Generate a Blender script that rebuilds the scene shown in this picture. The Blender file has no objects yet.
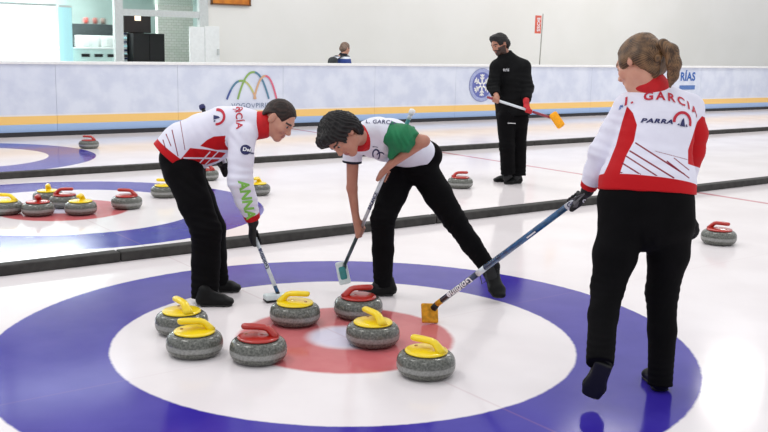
import bpy, bmesh, math, random
import numpy as np
from mathutils import Vector, Matrix
from mathutils.bvhtree import BVHTree
random.seed(7); rng = np.random.default_rng(7)
SC = bpy.context.scene; COL = SC.collection
PI = math.pi
# ------------------------------------------------------------ camera
cd = bpy.data.cameras.new('camera'); cam = bpy.data.objects.new('camera', cd); COL.objects.link(cam)
cR, cU, cF = Vector((0.804459, -0.593660, 0.020334)), Vector((0.088635, 0.153817, 0.984116)), Vector((0.587358, 0.789879, -0.176358))
m = Matrix((cR, cU, -cF)).transposed().to_4x4(); m.translation = Vector((-2.78030, -4.06575, 1.54803))
cam.matrix_world = m; cd.sensor_width = 36; cd.lens = 44.539; cd.clip_end = 200; SC.camera = cam
# ------------------------------------------------------------ world, lamps, exposure
w = bpy.data.worlds.new('world'); SC.world = w; w.use_nodes = True
w.node_tree.nodes['Background'].inputs[0].default_value = (0.93, 0.96, 1.0, 1)
w.node_tree.nodes['Background'].inputs[1].default_value = 0.78
SC.view_settings.view_transform = 'Standard'; SC.view_settings.look = 'None'
SC.view_settings.gamma = 1; SC.view_settings.use_curve_mapping = False
SC.view_settings.exposure = 0.17
def area(loc, sx, sy, power, col=(1, .97, .93)):
    l = bpy.data.lights.new('ceiling_lamp', 'AREA'); l.shape = 'RECTANGLE'; l.size = sx; l.size_y = sy
    l.energy = power; l.color = col
    o = bpy.data.objects.new('ceiling_lamp', l); o.location = loc; COL.objects.link(o)
    return o
for x in (-2.5, 5.0, 12.5):
    for y, pw in ((-3.0, 30), (2.6, 85), (8.3, 110)):
        area((x, y, 7.0), 1.2, 2.0, pw)
area((18.4, 9.3, 7.0), 1.3, 1.0, 210)
# ------------------------------------------------------------ materials
def srgb(r, g, b):
    f = lambda c: (c/255/12.92) if c/255 <= .04045 else ((c/255+.055)/1.055)**2.4
    return (f(r), f(g), f(b), 1)
class NT:
    def __init__(s, name):
        s.m = bpy.data.materials.new(name); s.m.use_nodes = True
        s.t = s.m.node_tree; s.p = s.t.nodes['Principled BSDF']
    def n(s, typ, **k):
        nd = s.t.nodes.new(typ)
        for a, b in k.items(): setattr(nd, a, b)
        return nd
    def set(s, sock, v):
        if hasattr(v, 'is_linked') or isinstance(v, bpy.types.NodeSocket): s.t.links.new(v, sock)
        else: sock.default_value = v
    def math(s, op, a, b=0.0, c=None, clamp=False):
        nd = s.n('ShaderNodeMath', operation=op, use_clamp=clamp)
        s.set(nd.inputs[0], a); s.set(nd.inputs[1], b)
        if c is not None: s.set(nd.inputs[2], c)
        return nd.outputs[0]
    def mix(s, f, a, b):
        nd = s.n('ShaderNodeMix', data_type='RGBA'); s.set(nd.inputs[0], f); s.set(nd.inputs[6], a); s.set(nd.inputs[7], b)
        return nd.outputs[2]
    def ramp(s, v, lo, hi):
        nd = s.n('ShaderNodeMapRange', interpolation_type='SMOOTHSTEP'); s.set(nd.inputs[0], v)
        nd.inputs[1].default_value = lo; nd.inputs[2].default_value = hi
        return nd.outputs[0]
    def noise(s, scale, detail=3, vec=None, rough=.5):
        nd = s.n('ShaderNodeTexNoise'); nd.inputs['Scale'].default_value = scale; nd.inputs['Detail'].default_value = detail
        nd.inputs['Roughness'].default_value = rough
        if vec is None: vec = s.n('ShaderNodeTexCoord').outputs['Object']
        s.t.links.new(vec, nd.inputs['Vector']); return nd.outputs[0]
    def bump(s, h, strength, dist=.01):
        nd = s.n('ShaderNodeBump'); nd.inputs['Strength'].default_value = strength; nd.inputs['Distance'].default_value = dist
        s.t.links.new(h, nd.inputs['Height']); s.t.links.new(nd.outputs[0], s.p.inputs['Normal'])
def mat(name, col, rough=.5, var=.08, vscale=20, bump=0, bscale=60, metal=0, spec=.5, coat=0, sheen=0, bdist=.004):
    k = NT(name); c = srgb(*col)
    v = k.noise(vscale); d = tuple(x*(1-var*2) for x in c[:3])+(1,); l = tuple(min(1, x*(1+var)) for x in c[:3])+(1,)
    k.set(k.p.inputs['Base Color'], k.mix(k.ramp(v, .3, .7), d, l))
    k.p.inputs['Roughness'].default_value = rough; k.p.inputs['Metallic'].default_value = metal
    k.p.inputs['Specular IOR Level'].default_value = spec; k.p.inputs['Coat Weight'].default_value = coat
    k.p.inputs['Sheen Weight'].default_value = sheen
    if bump: k.bump(k.noise(bscale, 4), bump, bdist)
    return k.m
def cloth(name, base, c1=None, c2=None, rough=.75, bump=.25, sheen=.02):
    k = NT(name); col = srgb(*base)
    x = k.mix(k.ramp(k.noise(9), .3, .7), tuple(a*.95 for a in col[:3])+(1,), col)
    for attr, c in (('mask_a', c1), ('mask_b', c2)):
        if c is None: continue
        a = k.n('ShaderNodeAttribute', attribute_name=attr)
        x = k.mix(k.ramp(a.outputs['Fac'], -.0012, .0012), x, srgb(*c))
    k.set(k.p.inputs['Base Color'], x); k.p.inputs['Roughness'].default_value = rough
    k.p.inputs['Sheen Weight'].default_value = sheen; k.p.inputs['Specular IOR Level'].default_value = .3
    k.bump(k.noise(28, 5), bump, .008)
    return k.m
def emit(name, col, s):
    k = NT(name); k.p.inputs['Base Color'].default_value = srgb(*col); k.p.inputs['Emission Color'].default_value = srgb(*col)
    k.p.inputs['Emission Strength'].default_value = s; return k.m
M = {}
# ice with the painted houses (radii in metres round each tee), tee, centre and hog lines
SHEETS = (0.0, 4.62, 9.18)
k = NT('curling_ice')
pos = k.n('ShaderNodeNewGeometry').outputs['Position']
sx = k.n('ShaderNodeSeparateXYZ'); k.t.links.new(pos, sx.inputs[0]); X, Y = sx.outputs[0], sx.outputs[1]
wob = k.math('MULTIPLY', k.math('SUBTRACT', k.noise(16, 4, pos), .5), .014)
fr = k.noise(1.3, 4, pos)
white = k.mix(k.ramp(fr, .3, .7), srgb(230, 222, 223), srgb(238, 231, 232))
colr = white
def line(colr, d, half, c, a, soft=.006):
    m_ = k.math('MULTIPLY', k.ramp(k.math('SUBTRACT', half, k.math('ABSOLUTE', d)), -soft, soft), a)
    return k.mix(m_, colr, c)
for y0 in SHEETS:
    dy = k.math('SUBTRACT', Y, y0)
    r = k.math('SQRT', k.math('ADD', k.math('MULTIPLY', X, X), k.math('MULTIPLY', dy, dy)))
    r = k.math('ADD', r, wob)
    blue = k.math('MULTIPLY', k.ramp(r, 1.213, 1.23), k.math('SUBTRACT', 1.0, k.ramp(r, 1.82, 1.836)))
    bn = k.ramp(k.noise(3.0, 5, pos), .25, .75)
    colr = k.mix(blue, colr, k.mix(bn, srgb(52, 38, 148), srgb(64, 52, 158)))
    red = k.math('MULTIPLY', k.ramp(r, .135, .24), k.math('SUBTRACT', 1.0, k.ramp(r, .56, .60)))
    rn = k.ramp(k.noise(4.0, 5, pos), .3, .7)
    colr = k.mix(k.math('MULTIPLY', red, .92), colr, k.mix(rn, srgb(192, 76, 82), srgb(202, 98, 100)))
    btn = k.math('SUBTRACT', 1.0, k.ramp(r, .135, .24))
    colr = k.mix(btn, colr, srgb(214, 208, 226))
    colr = line(colr, dy, .006, srgb(170, 120, 130), .07)
colr = line(colr, X, .006, srgb(170, 110, 120), .2)
colr = line(colr, k.math('SUBTRACT', X, 6.33), .045, srgb(196, 120, 128), .8, .012)
k.set(k.p.inputs['Base Color'], colr)
k.set(k.p.inputs['Roughness'], k.math('ADD', k.math('MULTIPLY', k.noise(2.2, 4, pos), .08), .08))
k.p.inputs['Specular IOR Level'].default_value = .30; k.p.inputs['IOR'].default_value = 1.31
k.bump(k.noise(120, 3, pos), .03, .002)
M['ice'] = k.m
# granite
k = NT('grey_granite')
o = k.n('ShaderNodeTexCoord').outputs['Object']; s_ = k.n('ShaderNodeSeparateXYZ'); k.t.links.new(o, s_.inputs[0])
v = k.n('ShaderNodeTexVoronoi'); v.inputs['Scale'].default_value = 260; k.t.links.new(o, v.inputs['Vector'])
g = k.mix(k.ramp(k.noise(90, 5), .35, .65), srgb(76, 77, 72), srgb(112, 113, 106))
g = k.mix(k.math('MULTIPLY', k.ramp(v.outputs['Distance'], .28, .05), .25), g, srgb(176, 178, 170))
zz = k.math('ADD', s_.outputs[2], k.math('MULTIPLY', k.noise(14), .012))
band = k.math('MULTIPLY', k.ramp(zz, .040, .050), k.math('SUBTRACT', 1.0, k.ramp(zz, .064, .074)))
g = k.mix(k.math('MULTIPLY', band, .75), g, k.mix(k.ramp(k.noise(110, 4), .35, .65), srgb(140, 140, 137), srgb(168, 168, 165)))
k.set(k.p.inputs['Base Color'], g)
k.set(k.p.inputs['Roughness'], k.math('ADD', k.math('MULTIPLY', band, .3), .16)); M['granite'] = k.m
M['yellow'] = mat('yellow_plastic', (247, 214, 12), .3, .03, coat=.3)
M['redp'] = mat('red_plastic', (176, 36, 24), .3, .05, coat=.3)
M['darkred'] = mat('dark_red_plastic', (158, 34, 36), .3, .05, coat=.3)
M['bolt'] = mat('bolt_metal', (150, 90, 50), .35, .1, metal=.6)
M['blackrub'] = mat('black_foam', (58, 56, 54), .85, .15, 14, .3, 50)
M['trouser'] = mat('black_trouser_cloth', (7, 6, 8), .85, .15, 12, .25, 40, spec=.12)
M['blackcloth'] = mat('black_jacket_cloth', (11, 11, 13), .8, .15, 12, .25, 30, spec=.15)
M['shoe'] = mat('black_leather', (8, 8, 9), .5, .1, 30, .2, 80, spec=.2)
M['sole'] = mat('black_rubber_sole', (12, 12, 12), .6, .1)
M['soleheel'] = mat('grey_rubber_heel', (70, 70, 66), .6, .1)
M['glove'] = mat('black_glove_cloth', (20, 19, 22), .75, .1, 30, .3, 90)
M['glovegrey'] = mat('grey_glove_palm', (96, 94, 98), .75, .1, 30)
M['redglove'] = mat('red_glove_cloth', (190, 24, 34), .7, .1)
M['redcloth'] = mat('red_jersey', (196, 6, 18), .7, .06, 12, .25, 30)
M['jw'] = cloth('white_jersey_with_red_panels', (232, 230, 244), (188, 2, 16), (132, 14, 46))
M['jb'] = cloth('white_shirt_green_sleeve', (232, 232, 244), (14, 120, 74), (24, 24, 40))
M['bluecloth'] = cloth('blue_and_white_coat', (48, 70, 140), (228, 232, 240), (20, 24, 34))
M['ink'] = mat('navy_ink', (38, 40, 92), .6, .02)
M['redink'] = mat('crimson_ink', (190, 22, 50), .6, .02)
M['blueink'] = mat('blue_ink', (40, 92, 168), .6, .02)
M['greenink'] = mat('lime_ink', (132, 196, 84), .6, .02)
M['whiteink'] = mat('white_ink', (240, 240, 244), .6, .02)
M['white'] = mat('white_paint', (232, 232, 230), .5, .02)
M['padyellow'] = mat('amber_brush_fabric', (214, 150, 26), .85, .15, 40, .4, 200)
M['padorange'] = mat('orange_brush_fabric', (250, 168, 22), .8, .06, 40, .4, 200)
M['padgrey'] = mat('white_brush_plastic', (214, 222, 222), .4, .05)
M['teal'] = mat('teal_brush_plastic', (44, 128, 128), .4, .1)
M['shaftblue'] = mat('blue_shaft_lacquer', (28, 84, 132), .25, .25, 26, coat=.4)
M['shaftnavy'] = mat('navy_shaft_lacquer', (30, 40, 78), .25, .2, coat=.4)
M['shaftwhite'] = mat('white_shaft_lacquer', (214, 220, 226), .3, .05, coat=.4)
M['shaftdark'] = mat('dark_shaft_lacquer', (26, 50, 54), .3, .2, coat=.4)
M['shaftred'] = mat('red_shaft_lacquer', (150, 36, 60), .3, .1, coat=.4)
def skin(name, base, brow, lip, beard=None):
    k = NT(name); c = srgb(*base)
    x = k.mix(k.ramp(k.noise(14), .3, .7), c, tuple(a*b for a, b in zip(c[:3], (.9, .8, .78)))+(1,))
    for attr, cc, amt in (('lips', lip, .8), ('brows', brow, .95), ('beard', beard or brow, .9 if beard else 0)):
        a = k.n('ShaderNodeAttribute', attribute_name=attr)
        x = k.mix(k.math('MULTIPLY', k.ramp(a.outputs['Fac'], 0, 1), amt), x, srgb(*cc))
    k.set(k.p.inputs['Base Color'], x); k.p.inputs['Roughness'].default_value = .5
    k.p.inputs['Subsurface Weight'].default_value = .12; k.p.inputs['Subsurface Radius'].default_value = (.012, .005, .003)
    k.bump(k.noise(120, 3), .08, .002); return k.m
M['skin_a'] = skin('fair_skin', (214, 160, 136), (120, 84, 64), (176, 96, 88))
M['skin_b'] = skin('tan_skin', (190, 134, 112), (26, 18, 16), (160, 84, 76), None)
M['skin_c'] = skin('fair_stubbled_skin', (204, 150, 128), (36, 24, 20), (164, 88, 80))
M['skin_d'] = skin('bearded_skin', (178, 126, 104), (24, 18, 16), (140, 76, 70), (30, 22, 20))
def hairmat(name, a, b, rough=.45, sc=(8, 60, 60)):
    k = NT(name); at = k.n('ShaderNodeAttribute', attribute_name='strand')
    n2 = k.noise(30, 3)
    v = k.math('ADD', k.math('MULTIPLY', at.outputs['Fac'], .28), k.math('MULTIPLY', n2, .72))
    k.set(k.p.inputs['Base Color'], k.mix(k.ramp(v, .25, .75), srgb(*a), srgb(*b)))
    k.p.inputs['Roughness'].default_value = rough; k.p.inputs['Specular IOR Level'].default_value = .4
    k.bump(at.outputs['Fac'], .2, .003); return k.m
M['hair_w'] = hairmat('brown_highlighted_hair', (50, 33, 21), (132, 98, 66))
M['hair_k'] = hairmat('black_hair', (8, 6, 7), (26, 20, 20), .5)
M['hair_m'] = hairmat('dark_brown_short_hair', (24, 13, 10), (52, 32, 26), .6)
M['hair_g'] = hairmat('grey_brown_hair', (96, 74, 62), (150, 128, 114), .7)
M['eye'] = mat('eye_white', (158, 148, 142), .2, .02); M['iris'] = mat('dark_iris', (34, 22, 16), .2, .02)

# ------------------------------------------------------------ object helpers
def tag(o, label=None, cat=None, group=None, kind=None):
    if label: o['label'] = label
    if cat: o['category'] = cat
    if group: o['group'] = group
    if kind: o['kind'] = kind
    return o
def empty(name, loc, label, cat, group=None, rz=0):
    o = bpy.data.objects.new(name, None); o.location = loc; o.rotation_euler.z = rz; COL.objects.link(o)
    o.empty_display_size = .1
    return tag(o, label, cat, group)
def link(name, me, mats, parent=None, smooth=False):
    """me has world coordinates; it is stored relative to its parent's location"""
    o = bpy.data.objects.new(name, me); COL.objects.link(o)
    for mm in (mats if isinstance(mats, (list, tuple)) else [mats]): me.materials.append(mm)
    if smooth: me.shade_smooth()
    if parent is not None:
        o.parent = parent
        pw = parent
        M4 = Matrix.Identity(4)
        chain = []
        while pw is not None: chain.append(pw); pw = pw.parent
        for q in reversed(chain): M4 = M4 @ Matrix.LocRotScale(q.location, q.rotation_euler, q.scale)
        me.transform(M4.inverted())
    return o
def obj(name, bm, mats, parent=None, smooth=False):
    me = bpy.data.meshes.new(name); bm.normal_update(); bm.to_mesh(me); bm.free()
    return link(name, me, mats, parent, smooth)
def box(bm, c, s, rz=0, mi=0, R=None, bev=0):
    r = bmesh.ops.create_cube(bm, size=1); vs = r['verts']
    mt = Matrix.Translation(c) @ (R.to_4x4() if R is not None else Matrix.Rotation(rz, 4, 'Z')) @ Matrix.Diagonal((*s, 1))
    bmesh.ops.transform(bm, matrix=mt, verts=vs)
    fs = {f for v_ in vs for f in v_.link_faces}
    for f in fs: f.material_index = mi
    if bev:
        es = list({e for f in fs for e in f.edges})
        g = bmesh.ops.bevel(bm, geom=es, offset=bev, segments=2, affect='EDGES', profile=.5)
        for f in g['faces']: f.material_index = mi
    return vs
def bx(*a, **k):
    bm = bmesh.new(); box(bm, *a, **k); return bm
def tube(bm, pts, rad, seg=12, mi=0, cap=True, squash=None):
    pts = [Vector(p) for p in pts]; n = len(pts)
    rad = rad if isinstance(rad, (list, tuple)) else [rad]*n
    rings = []; up = None
    for i, p in enumerate(pts):
        t = (pts[min(i+1, n-1)]-pts[max(i-1, 0)]).normalized()
        if up is None: up = Vector((0, 0, 1)) if abs(t.z) < .9 else Vector((1, 0, 0))
        a = t.cross(up).normalized(); b = a.cross(t).normalized(); up = b
        rr = rad[i]; sa, sb = squash or (1, 1)
        rings.append([bm.verts.new(p+a*(math.cos(2*PI*j/seg)*rr*sa)+b*(math.sin(2*PI*j/seg)*rr*sb)) for j in range(seg)])
    for i in range(n-1):
        for j in range(seg):
            f = bm.faces.new((rings[i][j], rings[i][(j+1) % seg], rings[i+1][(j+1) % seg], rings[i+1][j])); f.material_index = mi; f.smooth = True
    if cap:
        f = bm.faces.new(rings[0][::-1]); f.material_index = mi
        f = bm.faces.new(rings[-1]); f.material_index = mi
    bmesh.ops.recalc_face_normals(bm, faces=bm.faces[:])
    return rings
def lathe(bm, prof, seg=40, c=(0, 0, 0), mi=0):
    rings = []
    for r, z in prof:
        if r < 1e-6: rings.append([bm.verts.new((c[0], c[1], c[2]+z))])
        else: rings.append([bm.verts.new((c[0]+r*math.cos(2*PI*j/seg), c[1]+r*math.sin(2*PI*j/seg), c[2]+z)) for j in range(seg)])
    for a, b in zip(rings, rings[1:]):
        for j in range(seg):
            q = [a[j % len(a)], a[(j+1) % len(a)], b[(j+1) % len(b)], b[j % len(b)]]
            q = list(dict.fromkeys(q))
            if len(q) > 2: f = bm.faces.new(q); f.material_index = mi; f.smooth = True
    bmesh.ops.recalc_face_normals(bm, faces=bm.faces[:])

# ------------------------------------------------------------ implicit-surface modelling (numpy)
def V(*a): return np.array(a[0] if len(a) == 1 else a, float)
def nrm(a): a = V(a); return a/np.linalg.norm(a)
class Field:
    def __init__(s): s.pr = []
    def cone(s, a, b, ra, rb=None, side=None, k=.02, flat_a=False, flat_b=False, cut=False):
        """ra, rb: radius, or (half width along side, half depth)"""
        rb = ra if rb is None else rb
        wa, da = ra if isinstance(ra, tuple) else (ra, ra); wb, db = rb if isinstance(rb, tuple) else (rb, rb)
        s.pr.append(('c', V(a), V(b), wa, da, wb, db, None if side is None else nrm(side), k, flat_a, flat_b, cut)); return s
    def ell(s, c, fr, rad, k=.02, cut=False):
        """ellipsoid: frame rows, three radii"""
        s.pr.append(('e', V(c), np.array(fr, float), V(rad), k, cut)); return s
    def chain(s, nodes, side=None, k=.02, flat0=False, flat1=False):
        n = len(nodes)-1
        for i in range(n):
            (a, ra), (b, rb) = nodes[i], nodes[i+1]
            s.cone(a, b, ra, rb, side, k, flat0 and i == 0, flat1 and i == n-1)
        return s
    @staticmethod
    def d(pr, P):
        if pr[0] == 'e':
            _, c, fr, rad, k_, cut = pr
            q = (P-c) @ fr.T/rad; L = np.sqrt((q*q).sum(-1))+1e-9
            g = np.sqrt(((q/rad)**2).sum(-1))+1e-9
            return L*(L-1)/g if False else (L-1)*L/g
        _, a, b, wa, da, wb, db, side, k_, fa, fb, cut = pr
        ab = b-a; l2 = ab @ ab
        if l2 < 1e-12: t = np.zeros(P.shape[:-1])
        else: t = ((P-a) @ ab)/l2
        tc = np.clip(t, 0, 1)
        q = P-a-tc[..., None]*ab
        w_ = wa+(wb-wa)*tc; d_ = da+(db-da)*tc
        if side is None:
            r = np.sqrt((q*q).sum(-1))-d_
        else:
            u = q @ side; rest = np.sqrt(np.maximum((q*q).sum(-1)-u*u, 0))
            L = np.sqrt((u/w_)**2+(rest/d_)**2)+1e-9
            g = np.sqrt((u/w_**2)**2+(rest/d_**2)**2)+1e-9
            r = (L-1)*L/g
            r = np.where(L < .2, -np.minimum(w_, d_)*.9, r)
        ln = math.sqrt(l2) if l2 > 0 else 1
        if fa: r = np.maximum(r, -t*ln)
        if fb: r = np.maximum(r, (t-1)*ln)
        return r
    def mesh(s, name, res=.005, disp=None, smooth=1):
        lo = np.full(3, 1e9); hi = -lo
        for p in s.pr:
            if p[-1]: continue
            if p[0] == 'e': r = p[3].max(); pts = [p[1]]
            else: r = max(p[3:7]); pts = [p[1], p[2]]
            for q in pts: lo = np.minimum(lo, q-r); hi = np.maximum(hi, q+r)
        lo -= res*3+.012; hi += res*3+.012
        B = 8; nb = np.ceil((hi-lo)/res/B).astype(int)
        h = B*res
        ii = np.stack(np.meshgrid(*[np.arange(n) for n in nb], indexing='ij'), -1).reshape(-1, 3)
        cen = lo+(ii+.5)*h-res*.5; br = h*.87
        dm = np.full(len(ii), 1e3); ds = []
        for p in s.pr:
            d = s.d(p, cen); ds.append(d)
            if not p[-1]: dm = np.minimum(dm, d)
        act = np.abs(dm) < br*1.6+.03
        F = np.full((len(ii), B**3), 1e3, np.float32)
        F[~act] = np.where(dm[~act] < 0, -1, 1)[:, None]
        off = np.stack(np.meshgrid(*[np.arange(B)]*3, indexing='ij'), -1).reshape(-1, 3)*res
        for p, d in zip(s.pr, ds):
            k_ = p[-2] if p[0] == 'e' else p[8]
            if p[-1]: rel = act & (d < br*1.3+.02)
            else: rel = act & (d < dm+2*br*1.3+k_+.01)
            idx = np.nonzero(rel)[0]
            for c0 in range(0, len(idx), 1500):
                ix = idx[c0:c0+1500]
                P = (lo+ii[ix]*h)[:, None, :]+off[None]
                v_ = s.d(p, P).astype(np.float32); a = F[ix]
                if p[-1]:
                    hh = np.maximum(k_-np.abs(a+v_), 0)/k_
                    F[ix] = np.maximum(a, -v_)+hh*hh*k_/4
                else:
                    hh = np.where(a > 500, 0, np.maximum(k_-np.abs(a-v_), 0)/k_)
                    F[ix] = np.minimum(a, v_)-hh*hh*k_/4
        N = nb*B
        G = F.reshape(*nb, B, B, B).transpose(0, 3, 1, 4, 2, 5).reshape(*N)
        ins = G < 0
        c8 = np.zeros(N-1, np.int8)
        for dx in (0, 1):
            for dy in (0, 1):
                for dz in (0, 1): c8 += ins[dx:N[0]-1+dx, dy:N[1]-1+dy, dz:N[2]-1+dz]
        cells = np.argwhere((c8 > 0) & (c8 < 8))
        vid = np.full(N-1, -1, np.int32); vid[tuple(cells.T)] = np.arange(len(cells))
        acc = np.zeros((len(cells), 3)); cnt = np.zeros(len(cells))
        corners = [(x, y, z) for x in (0, 1) for y in (0, 1) for z in (0, 1)]
        for a in corners:
            for ax in range(3):
                if a[ax]: continue
                b = list(a); b[ax] = 1
                fa = G[tuple((cells+a).T)]; fb = G[tuple((cells+b).T)]
                cr = (fa < 0) != (fb < 0); t = np.where(cr, fa/np.where(cr, fa-fb, 1), 0)
                t = np.clip(t, 0, 1)
                pt = np.array(a, float)[None]+np.zeros((len(cells), 3)); pt[:, ax] += t
                acc += pt*cr[:, None]; cnt += cr
        vv = lo+(cells+acc/cnt[:, None])*res
        quads = []
        for ax in range(3):
            o1, o2 = [(1, 2), (2, 0), (0, 1)][ax]
            sl0 = [slice(None)]*3; sl1 = [slice(None)]*3; sl0[ax] = slice(0, -1); sl1[ax] = slice(1, None)
            e = np.argwhere(ins[tuple(sl0)] != ins[tuple(sl1)])
            e = e[(e[:, o1] > 0) & (e[:, o2] > 0) & (e[:, o1] < N[o1]-1) & (e[:, o2] < N[o2]-1)]
            fl = ins[tuple(e.T)]
            def cid(d1, d2):
                q = e.copy(); q[:, o1] += d1; q[:, o2] += d2; return vid[tuple(q.T)]
            q = np.stack([cid(-1, -1), cid(0, -1), cid(0, 0), cid(-1, 0)], 1)
            q[~fl] = q[~fl][:, ::-1]; quads.append(q)
        Q = np.concatenate(quads)
        for _ in range(smooth):
            s_ = np.zeros_like(vv); n_ = np.zeros(len(vv))
            for i in range(4):
                a, b = Q[:, i], Q[:, (i+1) % 4]
                for x_ in range(3):
                    s_[:, x_] += np.bincount(a, vv[b, x_], len(vv))+np.bincount(b, vv[a, x_], len(vv))
                n_ += np.bincount(a, minlength=len(vv))+np.bincount(b, minlength=len(vv))
            vv = vv*.5+s_/np.maximum(n_, 1)[:, None]*.5
        if disp is not None:
            fn = np.cross(vv[Q[:, 2]]-vv[Q[:, 0]], vv[Q[:, 3]]-vv[Q[:, 1]]); vn = np.zeros_like(vv)
            for i in range(4):
                for x_ in range(3): vn[:, x_] += np.bincount(Q[:, i], fn[:, x_], len(vv))
            vn /= np.linalg.norm(vn, axis=1)[:, None]+1e-12
            vv = vv+vn*disp(vv)[:, None]
        me = bpy.data.meshes.new(name)
        me.vertices.add(len(vv)); me.vertices.foreach_set('co', vv.astype(np.float32).ravel())
        me.loops.add(Q.size); me.loops.foreach_set('vertex_index', Q.astype(np.int32).ravel())
        me.polygons.add(len(Q)); me.polygons.foreach_set('loop_start', np.arange(0, Q.size, 4, dtype=np.int32))
        me.update(calc_edges=True); me.validate()
        return me, vv
def attr(me, name, val):
    a = me.attributes.new(name, 'FLOAT', 'POINT'); a.data.foreach_set('value', np.asarray(val, np.float32))
def wrinkle(folds, base=.0012, seed=0.):
    def f(v):
        n = base*(np.sin(31*v[:, 0]+13*v[:, 2]+3*np.sin(17*v[:, 1]+seed))+np.sin(27*v[:, 1]-19*v[:, 2]+2*np.sin(23*v[:, 0]+seed)))
        for c, ax, lam, amp, R in folds:
            q = v-V(c); ax = nrm(ax); s_ = q @ ax; p1 = np.cross(ax, (0.3, .5, .8)); u = q @ p1
            e = np.exp(-(q*q).sum(1)/(R*R))
            n = n+amp*e*np.sin(2*PI*s_/lam+1.7*np.sin(u*22+seed)+.8*np.sin(u*51+s_*30))
        return n
    return f
def seg_d(v, a, b):
    a, b = V(a), V(b); ab = b-a; t = np.clip((v-a) @ ab/(ab @ ab), 0, 1)
    return np.linalg.norm(v-a-t[:, None]*ab, axis=1), ((v-a) @ ab)/(ab @ ab)
def poly_sd(P, poly):
    """signed distance in the plane, positive inside"""
    poly = np.array(poly); n = len(poly); d = np.full(len(P), 1e9); ins = np.zeros(len(P), bool)
    for i in range(n):
        a, b = poly[i], poly[(i+1) % n]; e = b-a; w_ = P-a
        t = np.clip((w_ @ e)/(e @ e), 0, 1); d = np.minimum(d, ((w_-t[:, None]*e)**2).sum(1))
        c = ((a[1] > P[:, 1]) != (b[1] > P[:, 1]))
        with np.errstate(divide='ignore', invalid='ignore'):
            xx = (b[0]-a[0])*(P[:, 1]-a[1])/(b[1]-a[1])+a[0]
        ins ^= c & (P[:, 0] < xx)
    return np.sqrt(d)*np.where(ins, 1, -1)
def seg2(P, a, b, w_):
    a, b = np.array(a), np.array(b); e = b-a; t = np.clip((P-a) @ e/(e @ e), 0, 1)
    return w_-np.linalg.norm(P-a-t[:, None]*e, axis=1)
# ------------------------------------------------------------ lettering and flat marks
def text_bm(s, size, bold=.0, shear=0, spacing=1.0, sx=1.0):
    cu = bpy.data.curves.new('t', 'FONT'); cu.body = s; cu.size = size; cu.offset = bold; cu.shear = shear
    cu.space_character = spacing; cu.align_x = 'CENTER'; cu.align_y = 'CENTER'; cu.resolution_u = 3
    o = bpy.data.objects.new('t', cu); COL.objects.link(o)
    dg = bpy.context.evaluated_depsgraph_get(); me = bpy.data.meshes.new_from_object(o.evaluated_get(dg))
    bpy.data.objects.remove(o); bm = bmesh.new(); bm.from_mesh(me); bpy.data.meshes.remove(me)
    for v_ in bm.verts: v_.co.x *= sx
    return bm
def arc_bm(bm, c, rx, ry, w_, a0, a1, n=24, mi=0):
    vs = []
    for i in range(n+1):
        t = a0+(a1-a0)*i/n; p = V(c[0]+rx*math.cos(t), c[1]+ry*math.sin(t)); q = V(ry*math.cos(t), rx*math.sin(t)); q = q/np.linalg.norm(q)*w_/2
        vs.append((bm.verts.new((*(p-q), 0)), bm.verts.new((*(p+q), 0))))
    for a, b in zip(vs, vs[1:]):
        f = bm.faces.new((a[0], a[1], b[1], b[0])); f.material_index = mi
def polyf(bm, pts, mi=0, z=0):
    f = bm.faces.new([bm.verts.new((x, y, z)) for x, y in pts]); f.material_index = mi
def fine(bm, L=.012):
    bmesh.ops.triangulate(bm, faces=bm.faces[:])
    for _ in range(6):
        es = [e for e in bm.edges if e.calc_length() > L]
        if not es: break
        bmesh.ops.subdivide_edges(bm, edges=es, cuts=1); bmesh.ops.triangulate(bm, faces=bm.faces[:])
def bvh(me):
    return BVHTree.FromPolygons([v_.co[:] for v_ in me.vertices], [p.vertices[:] for p in me.polygons])
def drape(name, bm, tree, O, X, Yv, mats, parent, off=.0025, bend=0, L=.012):
    """lay flat marks on a surface by dropping them along the normal of their plane"""
    fine(bm, L); O, X, Yv = Vector(O), Vector(X).normalized(), Vector(Yv).normalized(); N = X.cross(Yv).normalized()
    Yv = N.cross(X)
    for v_ in bm.verts:
        x, y = v_.co.x, v_.co.y
        if bend: y = y-bend*x*x
        p = O+X*x+Yv*y
        h = tree.ray_cast(p+N*.35, -N, .8)
        if h[0] is None: h = tree.find_nearest(p)
        v_.co = h[0]+N*off+h[1]*off*.5
    return obj(name, bm, mats, parent)
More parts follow.
